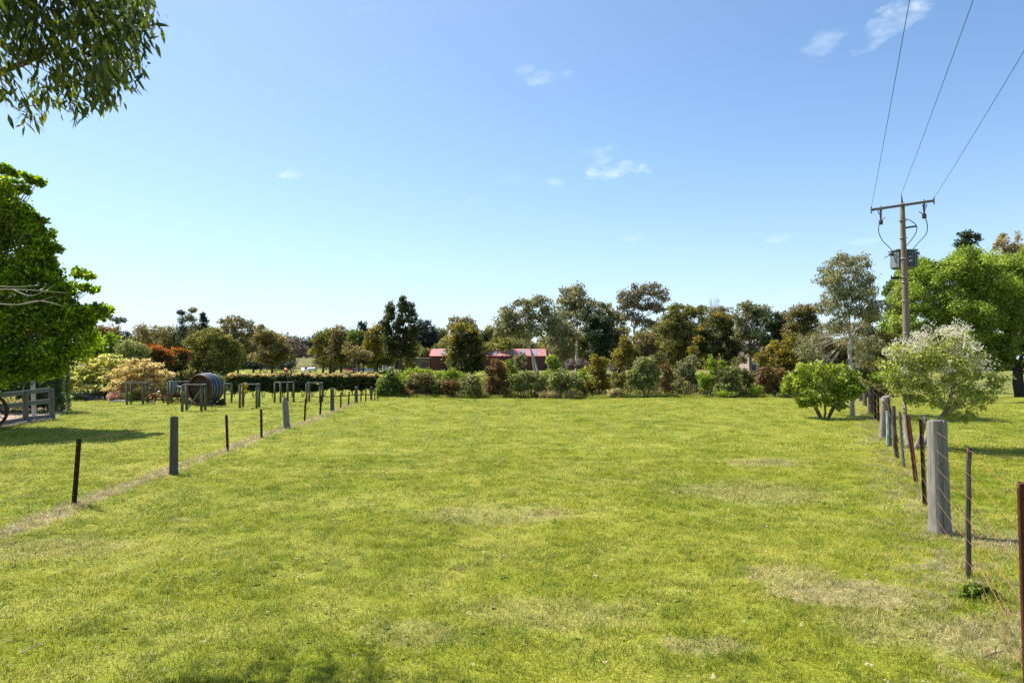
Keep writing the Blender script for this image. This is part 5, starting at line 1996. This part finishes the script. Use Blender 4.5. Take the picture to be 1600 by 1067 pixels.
for i, (cx, cy, Yd, pal, lab) in enumerate((
        (660, 508, 212, 'bluedark', 'dark rounded gum crown right behind the tall double gum'),
        (684, 522, 216, 'olive', 'olive gum crown low behind the left end of the red shed'),
        (672, 526, 214, 'gumgrey', 'grey green gum directly above the small beige shed'),
        (764, 520, 216, 'olive', 'olive gum crown behind the middle of the pink roof'),
        (748, 526, 214, 'bluedark', 'blue green gum crown right of the golden topped tree'),
        (782, 520, 218, 'gumgrey', 'grey gum crown left of the pale multi stemmed gum'))):
    plant('gum_tree', lab, 'tree', cx, Yd, [(cx, cy, 13, 9), (cx - 10, cy + 12, 12, 10), (cx + 10, cy + 12, 12, 11), (cx, cy + 24, 18, 10)], pal, 3.5, 4, 'dark', 3, group=GT)
plant('gum_tree', 'orange brown flat topped gum behind the golden topped tree', 'tree', 722, 125,
      [(715, 500, 12, 5), (730, 503, 12, 6), (708, 512, 10, 8), (736, 515, 12, 9), (720, 518, 14, 9), (722, 535, 20, 14)], 'gumbrown', 3.5, 3.2, 'dark', 3, group=GT)
plant('golden_tree', 'golden topped bushy tree standing before the left half of the red shed', 'tree', 728, 82,
      [(724, 524, 16, 12), (738, 534, 14, 14), (716, 545, 15, 14), (732, 556, 26, 20), (712, 570, 13, 10), (748, 568, 12, 12), (726, 576, 27, 8)], 'dkolive', 3.8, 4.6, 'dark', 5, fork=.3, nsub=22, grow=1.03,
      tips=('gold', [(720, 512, 12, 7), (734, 514, 12, 8), (744, 528, 8, 10), (708, 530, 8, 12), (722, 530, 16, 10), (704, 556, 6, 8)]))

# the big gums in the middle
plant('multistem_gum_tree', 'pale grey green multi stemmed gum over the right end of the red shed', 'tree', 848, 68,
      [(820, 477, 22, 14), (792, 494, 20, 17), (846, 476, 22, 15), (812, 502, 36, 19), (853, 498, 24, 20), (790, 512, 22, 14), (826, 516, 38, 12), (867, 514, 18, 14), (876, 534, 10, 10), (786, 518, 16, 10)],
      'gumgrey', 3.8, 3.1, 'pale', 5, stems=3, fork=.42, droop=.5, up=.2, twigs=4, grow=1.03, nsub=26, sub=.3)
plant('gum_tree', 'tall olive gum with rounded dome crown right of the multi stemmed gum', 'tree', 898, 78,
      [(898, 460, 28, 18), (885, 477, 18, 18), (917, 477, 22, 18), (898, 494, 33, 14), (939, 482, 17, 13), (961, 500, 20, 20), (935, 505, 26, 18), (878, 510, 16, 14)],
      'gumgrey', 3.8, 3.4, 'pale', 5, fork=.5, droop=.5, up=.2, grow=1.03, nsub=26, sub=.3)
plant('gum_tree', 'grey green gum crown below the dome crown gum', 'tree', 880, 72,
      [(875, 510, 18, 11), (890, 525, 18, 12), (868, 530, 14, 12), (880, 548, 20, 14)], 'gumgrey', 3.7, 3.4, 'grey', 4, fork=.4, group=GT)
plant('gum_tree', 'very dark green dense tree between the two tallest middle gums', 'tree', 935, 66,
      [(922, 496, 14, 12), (938, 505, 18, 14), (925, 520, 22, 16), (950, 525, 20, 16), (940, 545, 24, 16), (925, 560, 16, 10)], 'dark', 3.8, 5, 'dark', 5, fork=.35, droop=.3)
plant('tall_gum_tree', 'tall open pinkish olive gum with wide umbrella crown against the sky', 'tree', 985, 75,
      [(987, 458, 22, 16), (1013, 452, 22, 12), (1036, 461, 15, 15), (980, 474, 17, 16), (1006, 472, 24, 14), (1030, 480, 14, 9), (991, 497, 20, 14), (1010, 505, 14, 10)],
      'gumpink', 3.8, 2.9, 'pale', 4.5, fork=.58, droop=.5, up=.2, twigs=4, grow=1.0, nsub=26, sub=.27)
plant('gum_tree', 'large dense grey olive tree right below the umbrella crown gum', 'tree', 1062, 62,
      [(1062, 489, 26, 14), (1091, 491, 18, 16), (1043, 506, 20, 20), (1069, 514, 33, 24), (1095, 521, 18, 26), (1051, 536, 30, 20), (1080, 547, 30, 20), (1043, 562, 22, 13)],
      'olive', 3.9, 4.2, 'dark', 6, fork=.35, nsub=30, sub=.27, grow=1.0)
plant('gum_tree', 'brown grey low gum behind the orange topped shrub', 'tree', 1000, 58, [(1000, 535, 22, 14), (985, 555, 22, 14), (1015, 558, 22, 14)], 'gumbrown', 3.8, 3.8, 'dark', 4, fork=.4, group=GT)
plant('gum_tree', 'dark yellow tipped tree standing tall behind the bright green conical shrub', 'tree', 1128, 55,
      [(1120, 500, 12, 10), (1135, 505, 12, 10), (1100, 520, 12, 12), (1125, 522, 20, 14), (1142, 530, 12, 16), (1095, 540, 12, 14), (1115, 545, 22, 14), (1140, 552, 16, 12)],
      'dkolive', 3.8, 4.4, 'dark', 5, fork=.35, grow=1.05, tips=('gold', [(1120, 494, 10, 6), (1136, 498, 10, 7), (1098, 512, 9, 8), (1126, 512, 14, 8), (1092, 532, 8, 9)]))
plant('gum_tree', 'grey half bare tree whose twigs rise above the dark yellow tipped tree', 'tree', 1125, 84,
      [(1120, 488, 14, 9), (1132, 492, 12, 10), (1110, 505, 14, 12), (1135, 510, 14, 12)], 'gumpink', 3.5, 2.6, 'grey', 3, fork=.6, group=GT)
plant('gum_tree', 'mottled gum with two rounded tops above the pale cottage', 'tree', 1170, 80,
      [(1168, 480, 12, 9), (1178, 490, 14, 10), (1158, 495, 14, 12), (1195, 486, 7, 9), (1190, 502, 14, 12), (1165, 515, 20, 12), (1155, 530, 14, 10), (1184, 522, 14, 10), (1176, 548, 9, 9), (1190, 562, 12, 9), (1160, 558, 8, 9), (1166, 545, 8, 7), (1182, 540, 10, 6)], 'gumgrey', 3.7, 3.8, 'grey', 4, fork=.5)
plant('gum_tree', 'very dark gum right of the pale cottage', 'tree', 1207, 76,
      [(1205, 500, 12, 12), (1215, 515, 14, 14), (1200, 525, 18, 14), (1212, 542, 18, 14)], 'dark', 3.7, 4.8, 'dark', 4, fork=.4, group=GT)
plant('gum_tree', 'grey gum crown on the sky line between dark gum and brown gum', 'tree', 1222, 96, [(1222, 494, 12, 8), (1232, 505, 10, 12), (1215, 510, 12, 10)], 'gumgrey', 3.6, 4, 'dark', 3, group=GT)
plant('gum_tree', 'rusty brown rounded gum left of the tall pale trunk gum', 'tree', 1252, 68,
      [(1248, 486, 14, 9), (1265, 488, 14, 12), (1240, 502, 14, 14), (1262, 508, 18, 14), (1245, 522, 18, 14), (1270, 530, 16, 16)], 'gumbrown', 3.8, 4.4, 'dark', 4, fork=.4)
plant('gum_tree', 'bushy yellow olive tree left of the tall pale trunk gum above the leafy round bush', 'tree', 1228, 50,
      [(1232, 530, 12, 9), (1215, 545, 18, 10), (1240, 550, 18, 12), (1200, 558, 16, 10), (1225, 565, 24, 12), (1250, 572, 20, 12), (1205, 572, 16, 8)], 'gold', 3.9, 4, 'dark', 4, fork=.4)
plant('gum_tree', 'dull olive tree behind the tall pale trunk gum', 'tree', 1290, 48,
      [(1275, 535, 20, 16), (1300, 545, 22, 16), (1275, 562, 24, 16), (1310, 570, 24, 16), (1335, 560, 20, 18), (1290, 585, 28, 12), (1345, 585, 16, 12)], 'gumbrown', 4.0, 4, 'brown', 5, fork=.35)
plant('gum_tree', 'olive tree between the tall pale trunk gum and the power pole', 'tree', 1375, 50,
      [(1365, 520, 16, 14), (1385, 530, 14, 16), (1370, 545, 20, 16), (1390, 560, 16, 16), (1372, 572, 22, 14), (1395, 580, 14, 10), (1355, 500, 12, 12)], 'olive', 4.0, 4, 'dark', 4, fork=.4)
plant('shrub', 'low yellow green bush under the olive tree at the right fence corner', 'shrub', 1378, 46, [(1372, 590, 14, 8), (1388, 588, 10, 7), (1400, 584, 10, 8)], 'lime', 3.8, 3.2, 'dark', 3, stems=3)

for cx, cy, Yd, pal, lab in (
        (805, 524, 218, 'gumbrown', 'brown gum crown far behind the right end of the pink roof'),
        (900, 535, 100, 'olive', 'dim olive gum crown low between the dome gum and the very dark tree'),
        (880, 552, 104, 'gumbrown', 'brown thicket like gum low right of the red shed end'),
        (960, 530, 98, 'gumbrown', 'dim brown gum low behind the umbrella crown trunk'),
        (1020, 530, 100, 'olive', 'olive gum low between umbrella crown trunk and large grey olive tree'),
        (1150, 540, 112, 'gumbrown', 'brown gum low left of the pale cottage'),
        (515, 552, 130, 'gumgrey', 'grey scrubby gum low behind the mounting block'),
        (560, 545, 134, 'gumbrown', 'brown gum low behind the blue jump'),
        (655, 540, 214, 'olive', 'olive gum low between the tall double gum and the small beige shed'),
        (590, 548, 138, 'olive', 'olive gum low behind the white jump'),
        (396, 535, 150, 'olive', 'olive gum filling the gap between acacia and orange brown gum'),
        (310, 528, 150, 'gumbrown', 'brown gum crown directly above the left side of the acacia'),
        (255, 536, 150, 'olive', 'olive gum far behind the two rusty orange shrubs'),
        (1045, 515, 110, 'olive', 'olive gum filling the gap right of the umbrella crown gum'),
        (1240, 520, 110, 'gumbrown', 'brown gum in the gap between dark gum and rusty brown gum')):
    plant('gum_tree', lab, 'tree', cx, Yd, [(cx - 12, cy - 6, 14, 10), (cx + 10, cy - 8, 14, 10), (cx, cy + 6, 20, 12), (cx - 14, cy + 14, 12, 10), (cx + 14, cy + 14, 12, 10)], pal, 3.6, 4, 'dark', 3, group=GT)

# gum with the pale trunk
plant('pale_trunk_gum_tree', 'tall slender gum with bare pale trunk behind the leafy round bush', 'tree', 1331, 25.6,
      [(1322, 405, 20, 13), (1338, 412, 16, 14), (1300, 420, 16, 14), (1288, 438, 16, 14), (1318, 430, 26, 14), (1352, 430, 18, 14), (1300, 458, 28, 16), (1335, 455, 28, 18), (1365, 458, 14, 16), (1368, 480, 14, 12), (1285, 480, 16, 12), (1315, 485, 26, 14), (1350, 488, 22, 14), (1298, 508, 22, 12), (1345, 510, 20, 12, 60), (1365, 510, 16, 14, 40), (1285, 528, 16, 10, 40), (1362, 538, 16, 10, 30), (1295, 552, 14, 7, 50), (1275, 545, 20, 14, 30), (1292, 575, 18, 12, 20), (1312, 590, 16, 10, 50), (1362, 562, 18, 14, 30), (1350, 586, 14, 12, 50), (1375, 535, 14, 14, 20)],
      'gumgrey', 4.6, 2.3, 'pale', 7.0, fork=.52, droop=.9, up=.1, asp=.34, twigs=6, nsub=26, sub=.32, limb=.26, grow=1.1, fuzz=1.9, under=1.0)
plant('round_bush', 'leafy round yellow green bush on the lawn left of the pale trunk gum', 'bush', 1287, 24.8,
      [(1262, 578, 22, 14), (1290, 574, 22, 11), (1316, 580, 20, 12), (1245, 596, 18, 15), (1275, 598, 28, 18), (1308, 600, 26, 18), (1332, 592, 12, 12), (1255, 614, 20, 12), (1285, 620, 26, 12), (1318, 616, 20, 11), (1240, 606, 12, 10), (1334, 604, 10, 10), (1262, 628, 14, 8), (1305, 630, 14, 8)],
      'citrus', 5.2, 2.8, 'brown', 4.5, stems=6, fork=.40, grow=1.1, asp=.62, nsub=22, sub=.30, fuzz=1.5, part='foliage', stemname='stems', twigs=3)
ap = plant('apple_tree', 'white blossoming apple tree with pale stems at the right fence', 'tree', 1424, 15.9,
      [(1400, 552, 24, 17), (1395, 578, 20, 15), (1425, 560, 24, 18), (1420, 590, 26, 15), (1455, 545, 26, 18), (1480, 538, 20, 16), (1470, 568, 28, 18), (1500, 558, 22, 17), (1488, 590, 28, 18), (1520, 585, 22, 16), (1460, 605, 28, 16), (1500, 618, 28, 16), (1530, 610, 24, 18), (1475, 632, 28, 12), (1515, 640, 26, 12), (1540, 628, 16, 14), (1490, 652, 20, 8), (1545, 590, 10, 12), (1440, 625, 14, 10), (1490, 525, 14, 8), (1410, 604, 20, 18), (1432, 598, 18, 18)],
      'apple', 5.2, 2.0, 'grey', 11, stems=3, fork=.36, asp=.55, nsub=18, twigs=5, sub=.34, grow=1.08)
# blossom clusters, mostly on the upper shoots
s_ = 15.9 / FPX
cl = []
for px, py, rx, ry, n in ((1405, 545, 18, 12, 9), (1395, 532, 6, 8, 3), (1450, 530, 22, 14, 16), (1475, 520, 18, 14, 16), (1495, 520, 16, 14, 14), (1440, 548, 22, 12, 10), (1480, 548, 26, 14, 16), (1510, 545, 16, 14, 10), (1415, 570, 22, 16, 8), (1465, 575, 30, 16, 12), (1525, 565, 14, 14, 7), (1545, 575, 10, 10, 3), (1500, 600, 28, 20, 6), (1450, 600, 26, 16, 4)):
    for _ in range((n + 3) // 4):
        c = P(px + random.gauss(0, rx * .5), py + random.gauss(0, ry * .5), 15.9 + random.gauss(-.1, .35)) - ap.location
        cl.append(((c.x, c.y, c.z), (.22, .22, .26)))
arr, _ = foliage(cl, .034, .20, sub=.4, nsub=8, asp=.8, up=.6)
leaves_obj('blossom', *arr, lmat('blossom'), ap)
plant('big_willow_tree', 'huge round light green tree filling the right edge behind the power pole', 'tree', 1596, 50,
      [(1500, 408, 34, 16), (1465, 420, 30, 18), (1535, 415, 34, 18), (1575, 418, 34, 20), (1440, 445, 30, 22), (1490, 445, 44, 24), (1545, 450, 44, 26), (1595, 450, 40, 34), (1640, 440, 50, 40), (1415, 470, 24, 26), (1462, 482, 36, 26), (1515, 490, 44, 28), (1570, 495, 40, 28), (1620, 500, 40, 40), (1412, 505, 20, 26), (1450, 520, 32, 22), (1500, 530, 34, 20), (1545, 538, 34, 18), (1590, 540, 34, 24), (1650, 540, 40, 34), (1405, 535, 18, 22), (1440, 552, 24, 14), (1560, 560, 24, 14), (1612, 570, 24, 14), (1430, 425, 16, 14), (1530, 560, 14, 8), (1620, 405, 30, 20), (1405, 560, 18, 18), (1440, 575, 20, 12), (1480, 560, 24, 12), (1535, 572, 12, 8), (1640, 590, 30, 18), (1520, 505, 40, 20), (1470, 535, 30, 20)],
      'willow', 3.9, 5.6, 'dark', 17, fork=.20, nsub=26, sub=.30, limb=.25, grow=1.2, fuzz=1.4, under=1.0, droop=.3, twigs=3, depth=.8)
plant('dark_top_tree', 'small dark green tree top poking above the huge light green tree', 'tree', 1515, 70, [(1512, 366, 9, 6), (1520, 374, 12, 8), (1505, 380, 12, 8), (1516, 395, 16, 12)], 'dark', 3.8, 4, 'dark', 5, fork=.6)
plant('green_tree', 'green tree glimpsed left of the power pole transformer', 'tree', 1402, 60, [(1398, 448, 12, 9), (1408, 430, 8, 8), (1395, 465, 14, 12), (1425, 415, 10, 10), (1402, 490, 16, 16)], 'green', 4, 3.6, 'dark', 5, fork=.6)


def bare_tree(name, label, px, Y, spread, hpx0, hpx1, seed, pal=None, n=26, group=None):
    st = random.getstate()
    random.seed(seed)
    b = base_at(px, Y)
    root = thing(name, label, 'tree', b, 0, group)
    s = Y / FPX
    mb = MB()
    top = P(px, hpx1, Y).z - b.z
    low = P(px, hpx0, Y).z - b.z
    mb.tube([(0, 0, -.1), (0.02, 0, low * .5), (0, 0, low)], [.16, .13, .10], 8)
    tips = []
    for k in range(n):
        a = random.uniform(0, 6.28)
        r = spread * s * random.uniform(.2, 1)
        e = Vector((math.cos(a) * r, math.sin(a) * r * .6, low + (top - low) * random.uniform(.45, 1)))
        pts = curve_pts((0, 0, low * random.uniform(.75, 1)), e, 6, .10)
        mb.tube(pts, [.05, .042, .034, .026, .018, .008], 5)
        tips.append(e)
        for q in range(4):
            p = pts[random.choice((2, 3, 4))]
            e2 = p + Vector((random.uniform(-1, 1), random.uniform(-.6, .6), random.uniform(.3, 1.3))) * spread * s * .35
            mb.tube(curve_pts(p, e2, 4, .1), [.018, .015, .011, .006], 4)
            tips.append(e2)
    mb.build('trunk', BARK['grey'], root, True)
    if pal:
        arr, _ = foliage([(tuple(t), (.35, .35, .35)) for t in tips], 3.4 * s, 1.3, nsub=5)
        leaves_obj('crown', *arr, lmat(pal), root)
    random.setstate(st)


bare_tree('bare_tree', 'nearly bare beige tinted tree above the huge light green tree at the right edge', 1585, 66, 26, 440, 364, 3, 'straw', 22)
bare_tree('bare_tree', 'leafless pale grey tree poking into the sky behind the half bare tree', 1118, 96, 13, 500, 460, 5, None, 12)

# trunk of the big tree curving down to the lawn
# ---- garden hedge
GHd = 'clipped shrubs of the cream topped hedge'
hx = [(365, 608, 596, 40), (381, 606, 595, 42), (397, 604, 594, 43), (412, 603, 594, 44), (427, 602, 593, 45), (443, 601, 593, 46), (458, 600, 593, 46.5), (474, 600, 593, 47), (489, 599.5, 593, 47.5), (507, 599, 592, 48), (522, 599, 592, 48), (537, 599, 592, 48), (552, 599, 592, 48), (567, 599, 592, 48), (580, 599, 592, 48)]
order = ['leftmost', 'second', 'third', 'fourth', 'fifth', 'sixth', 'seventh', 'eighth', 'ninth, lowest,', 'tenth, taller,', 'eleventh', 'twelfth', 'thirteenth', 'fourteenth', 'rightmost']
GH_Y = 50
for i, (px, b_, t_, Yh) in enumerate(hx):
    Yh = 47 + (i / 14) * 9
    tall = 1.0 if i != 8 else .8
    hp = 11.5 if i < 9 else 11.0
    cy = (597.5 - 0 if i < 9 else 596.0) + (6 if i == 0 else 0) * .3
    plant('hedge_shrub', '%s clipped dark shrub of the cream topped hedge, from the left' % order[i], 'hedge shrub', px, Yh,
          [(px - 4, 593, 7, 8 * tall), (px + 4, 593, 7, 8 * tall), (px, 600, 10, 9), (px, 607 if i < 9 else 604, 9.5, 5)], 'hedge', 2.6, 7, 'dark', 1.6, stems=3, nsub=10, sub=.42, group=GHd, part='foliage', stemname='stems', depth=.8, up=.8, fuzz=.6)
    HROOT = bpy.data.objects['hedge_shrub' + ('.%03d' % i if i else '')]
    b0 = HROOT.location
    s = Yh / FPX
    ng_ = []
    for q in range(9):
        c_ = P(px + random.uniform(-8, 8), 585.5 + random.uniform(-1, 2.5), Yh + random.uniform(-.5, .5)) - b0
        ng_.append((tuple(c_), (3.2 * s, 4 * s, 1.8 * s)))
    arr, _ = foliage(ng_, 2.4 * s, 4.0, nsub=5, sub=.6, up=.4)
    leaves_obj('new_growth', *arr, lmat('pinkcream'), HROOT)

# ---- shrub belt along the far edge of the lawn
def shrub(label, bx, Y, lumps, pal, name='shrub', **kw):
    k = dict(grow=1.12, fuzz=1.6, sub=.31, leaf_px=3.5, cover=4.2, bark='brown', trunk_px=3, stems=4, fork=.38, part='foliage', stemname='stems', nsub=18, twigs=4)
    k.update(kw)
    plant(name, label, 'shrub', bx, Y, lumps, pal, **k)


shrub('bright green bamboo like shrub at the end of the left fence', 607, 38.5, [(600, 600, 8, 14), (611, 594, 8, 16), (621, 602, 8, 16), (607, 612, 14, 10), (596, 612, 7, 9), (610, 584, 4, 8)], 'green', 'bamboo_shrub', droop=.4, asp=.35, leaf_px=5)
shrub('low light green reedy growth right of the bamboo like shrub', 630, 41, [(630, 600, 10, 12), (640, 595, 12, 10), (625, 612, 10, 8)], 'citrus', asp=.3, leaf_px=5)
shrub('olive brown twiggy shrub below the small beige shed', 655, 39.5, [(648, 596, 12, 12), (664, 595, 14, 12), (655, 608, 18, 10), (676, 603, 10, 12), (640, 607, 9, 10)], 'gumbrown', stems=6)
shrub('light green grassy mound behind the olive brown twiggy shrub', 655, 48, [(645, 582, 14, 6), (665, 584, 14, 7), (625, 588, 12, 7), (690, 586, 14, 6)], 'citrus', asp=.3, leaf_px=4.4)
shrub('brownish low shrub right of the bamboo like shrub', 631, 38.6, [(632, 612, 8, 8), (640, 616, 7, 6)], 'red')
shrub('small sage shrub between the twiggy shrub and the reddish shrub', 683, 39.4, [(682, 604, 8, 12), (688, 612, 7, 8)], 'sage')
shrub('reddish brown shrub left of the olive sphere shrubs', 704, 39, [(700, 598, 10, 9), (709, 604, 11, 12), (700, 612, 9, 8)], 'red')
shrub('yellow olive shrub behind the reddish brown shrub', 712, 43, [(708, 586, 12, 8), (720, 590, 11, 9), (700, 590, 8, 8)], 'lime', cover=3.4)
shrub('round sage olive shrub left of the tall red brown shrub', 735, 38.8, [(730, 594, 10, 9), (742, 594, 9, 9), (735, 604, 14, 10), (726, 608, 8, 9), (745, 608, 8, 8)], 'sage')
shrub('tall red brown conical shrub below the right half of the shed', 773, 39.2, [(776, 568, 8, 7), (770, 580, 12, 11), (784, 582, 10, 10), (776, 594, 18, 12), (766, 606, 12, 11), (788, 604, 12, 12), (776, 612, 14, 7)], 'red', nsub=18)
shrub('slim bright yellow green shrub poking up right of the tall red brown shrub', 795, 46, [(794, 571, 6, 9), (800, 582, 8, 9)], 'citrus')
shrub('round sage green shrub with dark stem, first right of the tall red brown shrub', 815, 38.7, [(810, 592, 11, 10), (820, 588, 10, 8), (815, 602, 14, 9), (804, 604, 8, 8)], 'sage', group='round sage green shrubs')
shrub('round sage green shrub with dark stem, second right of the tall red brown shrub', 834, 39.0, [(832, 588, 10, 8), (842, 594, 9, 10), (834, 601, 14, 9), (845, 606, 7, 7)], 'sage', group='round sage green shrubs')
shrub('bright yellow green feathery shrub below the pale trunks of the multi stemmed gum', 864, 46, [(862, 562, 8, 8), (868, 572, 9, 9), (860, 582, 10, 9), (852, 592, 8, 10)], 'citrus')
shrub('domed sage green shrub on a short trunk below the dome crown gum', 879, 38.4, [(872, 584, 11, 8), (888, 586, 12, 9), (865, 594, 9, 9), (880, 596, 16, 10), (896, 597, 9, 9), (878, 605, 12, 6)], 'sage', stems=2, group='round sage green shrubs')
shrub('dark green low shrub right of the domed sage green shrub', 905, 39.6, [(902, 600, 10, 12), (908, 612, 9, 7), (895, 612, 9, 7)], 'olive')
shrub('yellow green loose shrub left of the golden shrub', 915, 42, [(912, 586, 9, 12), (918, 600, 9, 12)], 'citrus', cover=3)
shrub('golden yellow topped shrub below the very dark green tree', 936, 40, [(932, 562, 10, 8), (942, 568, 10, 9), (930, 578, 12, 10), (944, 584, 11, 10), (934, 596, 16, 12), (922, 604, 9, 9), (945, 604, 9, 9)], 'gold', nsub=17)
shrub('pinkish grey sparse shrub behind the yellow green loose shrub', 905, 52, [(900, 568, 14, 8), (912, 572, 12, 8), (888, 572, 10, 8)], 'mauve', cover=2.8)
shrub('pinkish sparse shrub right behind the golden yellow shrub', 962, 50, [(958, 575, 10, 8), (966, 584, 9, 8)], 'mauve', cover=2.8)
shrub('small olive tree like shrub on one stem right of the golden shrub', 970, 38.6, [(963, 590, 9, 8), (975, 588, 9, 8), (969, 598, 12, 8)], 'olive', stems=1, trunk_px=2.4, fork=.4)
shrub('orange topped shrub below the umbrella crown gum', 975, 50, [(973, 532, 7, 9), (980, 544, 10, 10), (970, 555, 10, 12), (990, 552, 10, 9), (968, 572, 9, 10)], 'gold', top=.2)
shrub('large round olive green shrub in the middle of the right half', 1008, 38.8, [(1000, 566, 11, 8), (1014, 564, 10, 7), (992, 580, 11, 11), (1010, 578, 15, 11), (1024, 580, 9, 11), (1000, 594, 16, 10), (1020, 596, 11, 9), (1008, 605, 13, 5)], 'sage', stems=3, nsub=20, cover=5)
shrub('rust red shrub right of the large round olive green shrub', 1042, 40, [(1038, 578, 10, 9), (1046, 588, 10, 10), (1036, 598, 9, 9), (1044, 608, 10, 7)], 'red')
shrub('tall pale olive twiggy shrub left of the bright green conical shrub', 1074, 40.5, [(1068, 572, 10, 8), (1080, 566, 9, 9), (1062, 584, 10, 9), (1076, 584, 12, 9), (1084, 594, 8, 8), (1062, 600, 9, 7)], 'gumgrey', cover=3.4)
shrub('narrow orange tipped shrub above the pale olive twiggy shrub', 1085, 45, [(1084, 548, 7, 10), (1080, 560, 7, 8)], 'gold', cover=3.2)
shrub('bright green conical shrub beside the pale sage dome', 1104, 39.2, [(1110, 562, 5, 9), (1112, 576, 6, 9), (1103, 590, 10, 9), (1112, 592, 8, 10), (1102, 602, 11, 8), (1126, 568, 4, 6)], 'lime', 'cypress_shrub', nsub=18, leaf_px=3.4)
shrub('pale sage dome shaped shrub right of the bright green conical shrub', 1138, 38.8, [(1134, 580, 11, 8), (1146, 580, 9, 7), (1124, 590, 9, 9), (1138, 592, 15, 10), (1152, 592, 8, 9), (1130, 602, 12, 8), (1146, 604, 12, 7)], 'sage', nsub=20, cover=4.8)
shrub('yellow green thin shrub between the pale sage dome and the russet shrub', 1165, 40.4, [(1160, 582, 8, 9), (1170, 588, 8, 10), (1164, 602, 10, 10), (1148, 568, 4, 7)], 'olive', cover=3.4)
shrub('russet and green wide shrub left of the leafy round bush', 1204, 39.4, [(1196, 582, 13, 8), (1212, 582, 14, 8), (1190, 594, 11, 10), (1206, 596, 16, 10), (1222, 594, 11, 10), (1200, 608, 14, 7), (1220, 607, 10, 7)], 'red', stems=5, cover=3.8)
shrub('low lime green clump at the foot of the russet shrub', 1180, 38.3, [(1178, 612, 8, 6), (1186, 608, 6, 5)], 'lime')
shrub('low lime green clump under the pale sage dome', 1130, 38.0, [(1128, 615, 8, 4), (1140, 616, 7, 3.5)], 'lime')
shrub('low green clump right of the russet shrub at the lawn edge', 1228, 38.5, [(1228, 610, 8, 6), (1236, 604, 6, 7)], 'citrus')
shrub('olive bushy growth behind the leafy round bush', 1255, 43, [(1248, 590, 14, 12), (1268, 590, 16, 14), (1240, 602, 10, 8)], 'olive')
shrub('low weedy tuft below the golden yellow shrub', 957, 38.3, [(955, 614, 8, 4), (964, 613, 6, 4)], 'straw', asp=.25, leaf_px=5)
shrub('low straw coloured tuft right of the domed sage shrub', 893, 38.2, [(890, 616, 9, 3.5), (850, 616, 9, 3.5), (870, 617, 9, 2.6)], 'straw', asp=.25, leaf_px=5)
shrub('low green broad leaved weeds in the dry grass beside the square timber dropper', 1530, G(1528, 934).y, [(1510, 930, 22, 10), (1540, 928, 20, 9), (1530, 938, 24, 7), (1490, 944, 14, 6)], 'weed', 'broadleaf_weed', leaf_px=11, cover=2.2, stems=4, trunk_px=2, flat=.6, depth=.7, asp=.7, nsub=8)
shrub('grey green shrub in front of the dark red wall of the shed', 812, 90, [(812, 565, 12, 10), (806, 574, 12, 7)], 'gumgrey')
shrub('small green conifer shrub right behind the pale trunks before the shed end', 868, 84, [(866, 565, 8, 8), (872, 574, 9, 8)], 'green')

# ---- undergrowth and the far wood, read as masses
def mass(name, label, cat, lumps, pal, leaf, cover, **kw):
    arr, _ = foliage(lumps, leaf, cover, **kw)
    o = leaves_obj(name, *arr, lmat(pal), None)
    tag(o, label, cat, kind='stuff')


lm = []
for x in np.arange(-6.6, 19.5, .55):
    for _ in range(2):
        y = random.uniform(38.8, 44)
        lm.append(((x + random.uniform(-.3, .3), y, gz(x, y) + .10), (.5, .5, random.uniform(.12, .55))))
mass('undergrowth', 'low dull green and straw undergrowth beneath the belt of shrubs', 'undergrowth', lm, 'olive', .12, 2.6, nsub=6, up=.3)
lm = []
for _ in range(170):
    x = random.uniform(-8, 24); y = random.uniform(45, 60)
    lm.append(((x * y / 45, y, gz(x, y) + .5), (1.4, 1.2, random.uniform(.5, 1.3))))
mass('undergrowth', 'dim scrub filling the ground between the gum trunks at centre right', 'undergrowth', lm, 'olive', .22, 2.2, nsub=9)
lm = []
for px in range(165, 1460, 7):
    Y = random.uniform(175, 215) if px < 480 or px > 520 else 230
    if 455 < px < 505: continue
    tp = (525 if px < 660 and not 440 < px < 520 else 535) + 7 * math.sin(px * .021) + 5 * math.sin(px * .07) + random.uniform(-5, 5)
    if px > 660: tp -= 5
    if px > 1100: tp -= 5
    s = Y / FPX
    for y0, y1, w_ in ((tp, 560, 10), (550, 572, 11), (564, 580, 11)):
        c = P(px + random.uniform(-3, 3), (y0 + y1) / 2, Y)
        lm.append(((c.x, c.y, c.z), (w_ * s, 7 * s, (y1 - y0) / 2 * s)))
mass('far_woodland', 'distant dark gum woodland closing the view behind every tree', 'woodland', lm, 'olive', 4.2 * 190 / FPX, 3.4, nsub=12, sub=.42)
lm = []
for px in range(400, 560, 4):
    Y = 330
    s = Y / FPX
    tp = 524 + 3 * math.sin(px * .05) + random.uniform(-2.5, 2.5) + max(0, (445 - px) * .12)
    c = P(px, (tp + 566) / 2, Y)
    lm.append(((c.x, c.y + random.uniform(-4, 4), c.z), (4.2 * s, 4 * s, (566 - tp) / 2 * s)))
mass('pine_plantation', 'distant dark blue pine plantation above the grassy bank', 'pine wood', lm, 'bluedark', 3.4 * 330 / FPX, 5.5, nsub=14, sub=.5)
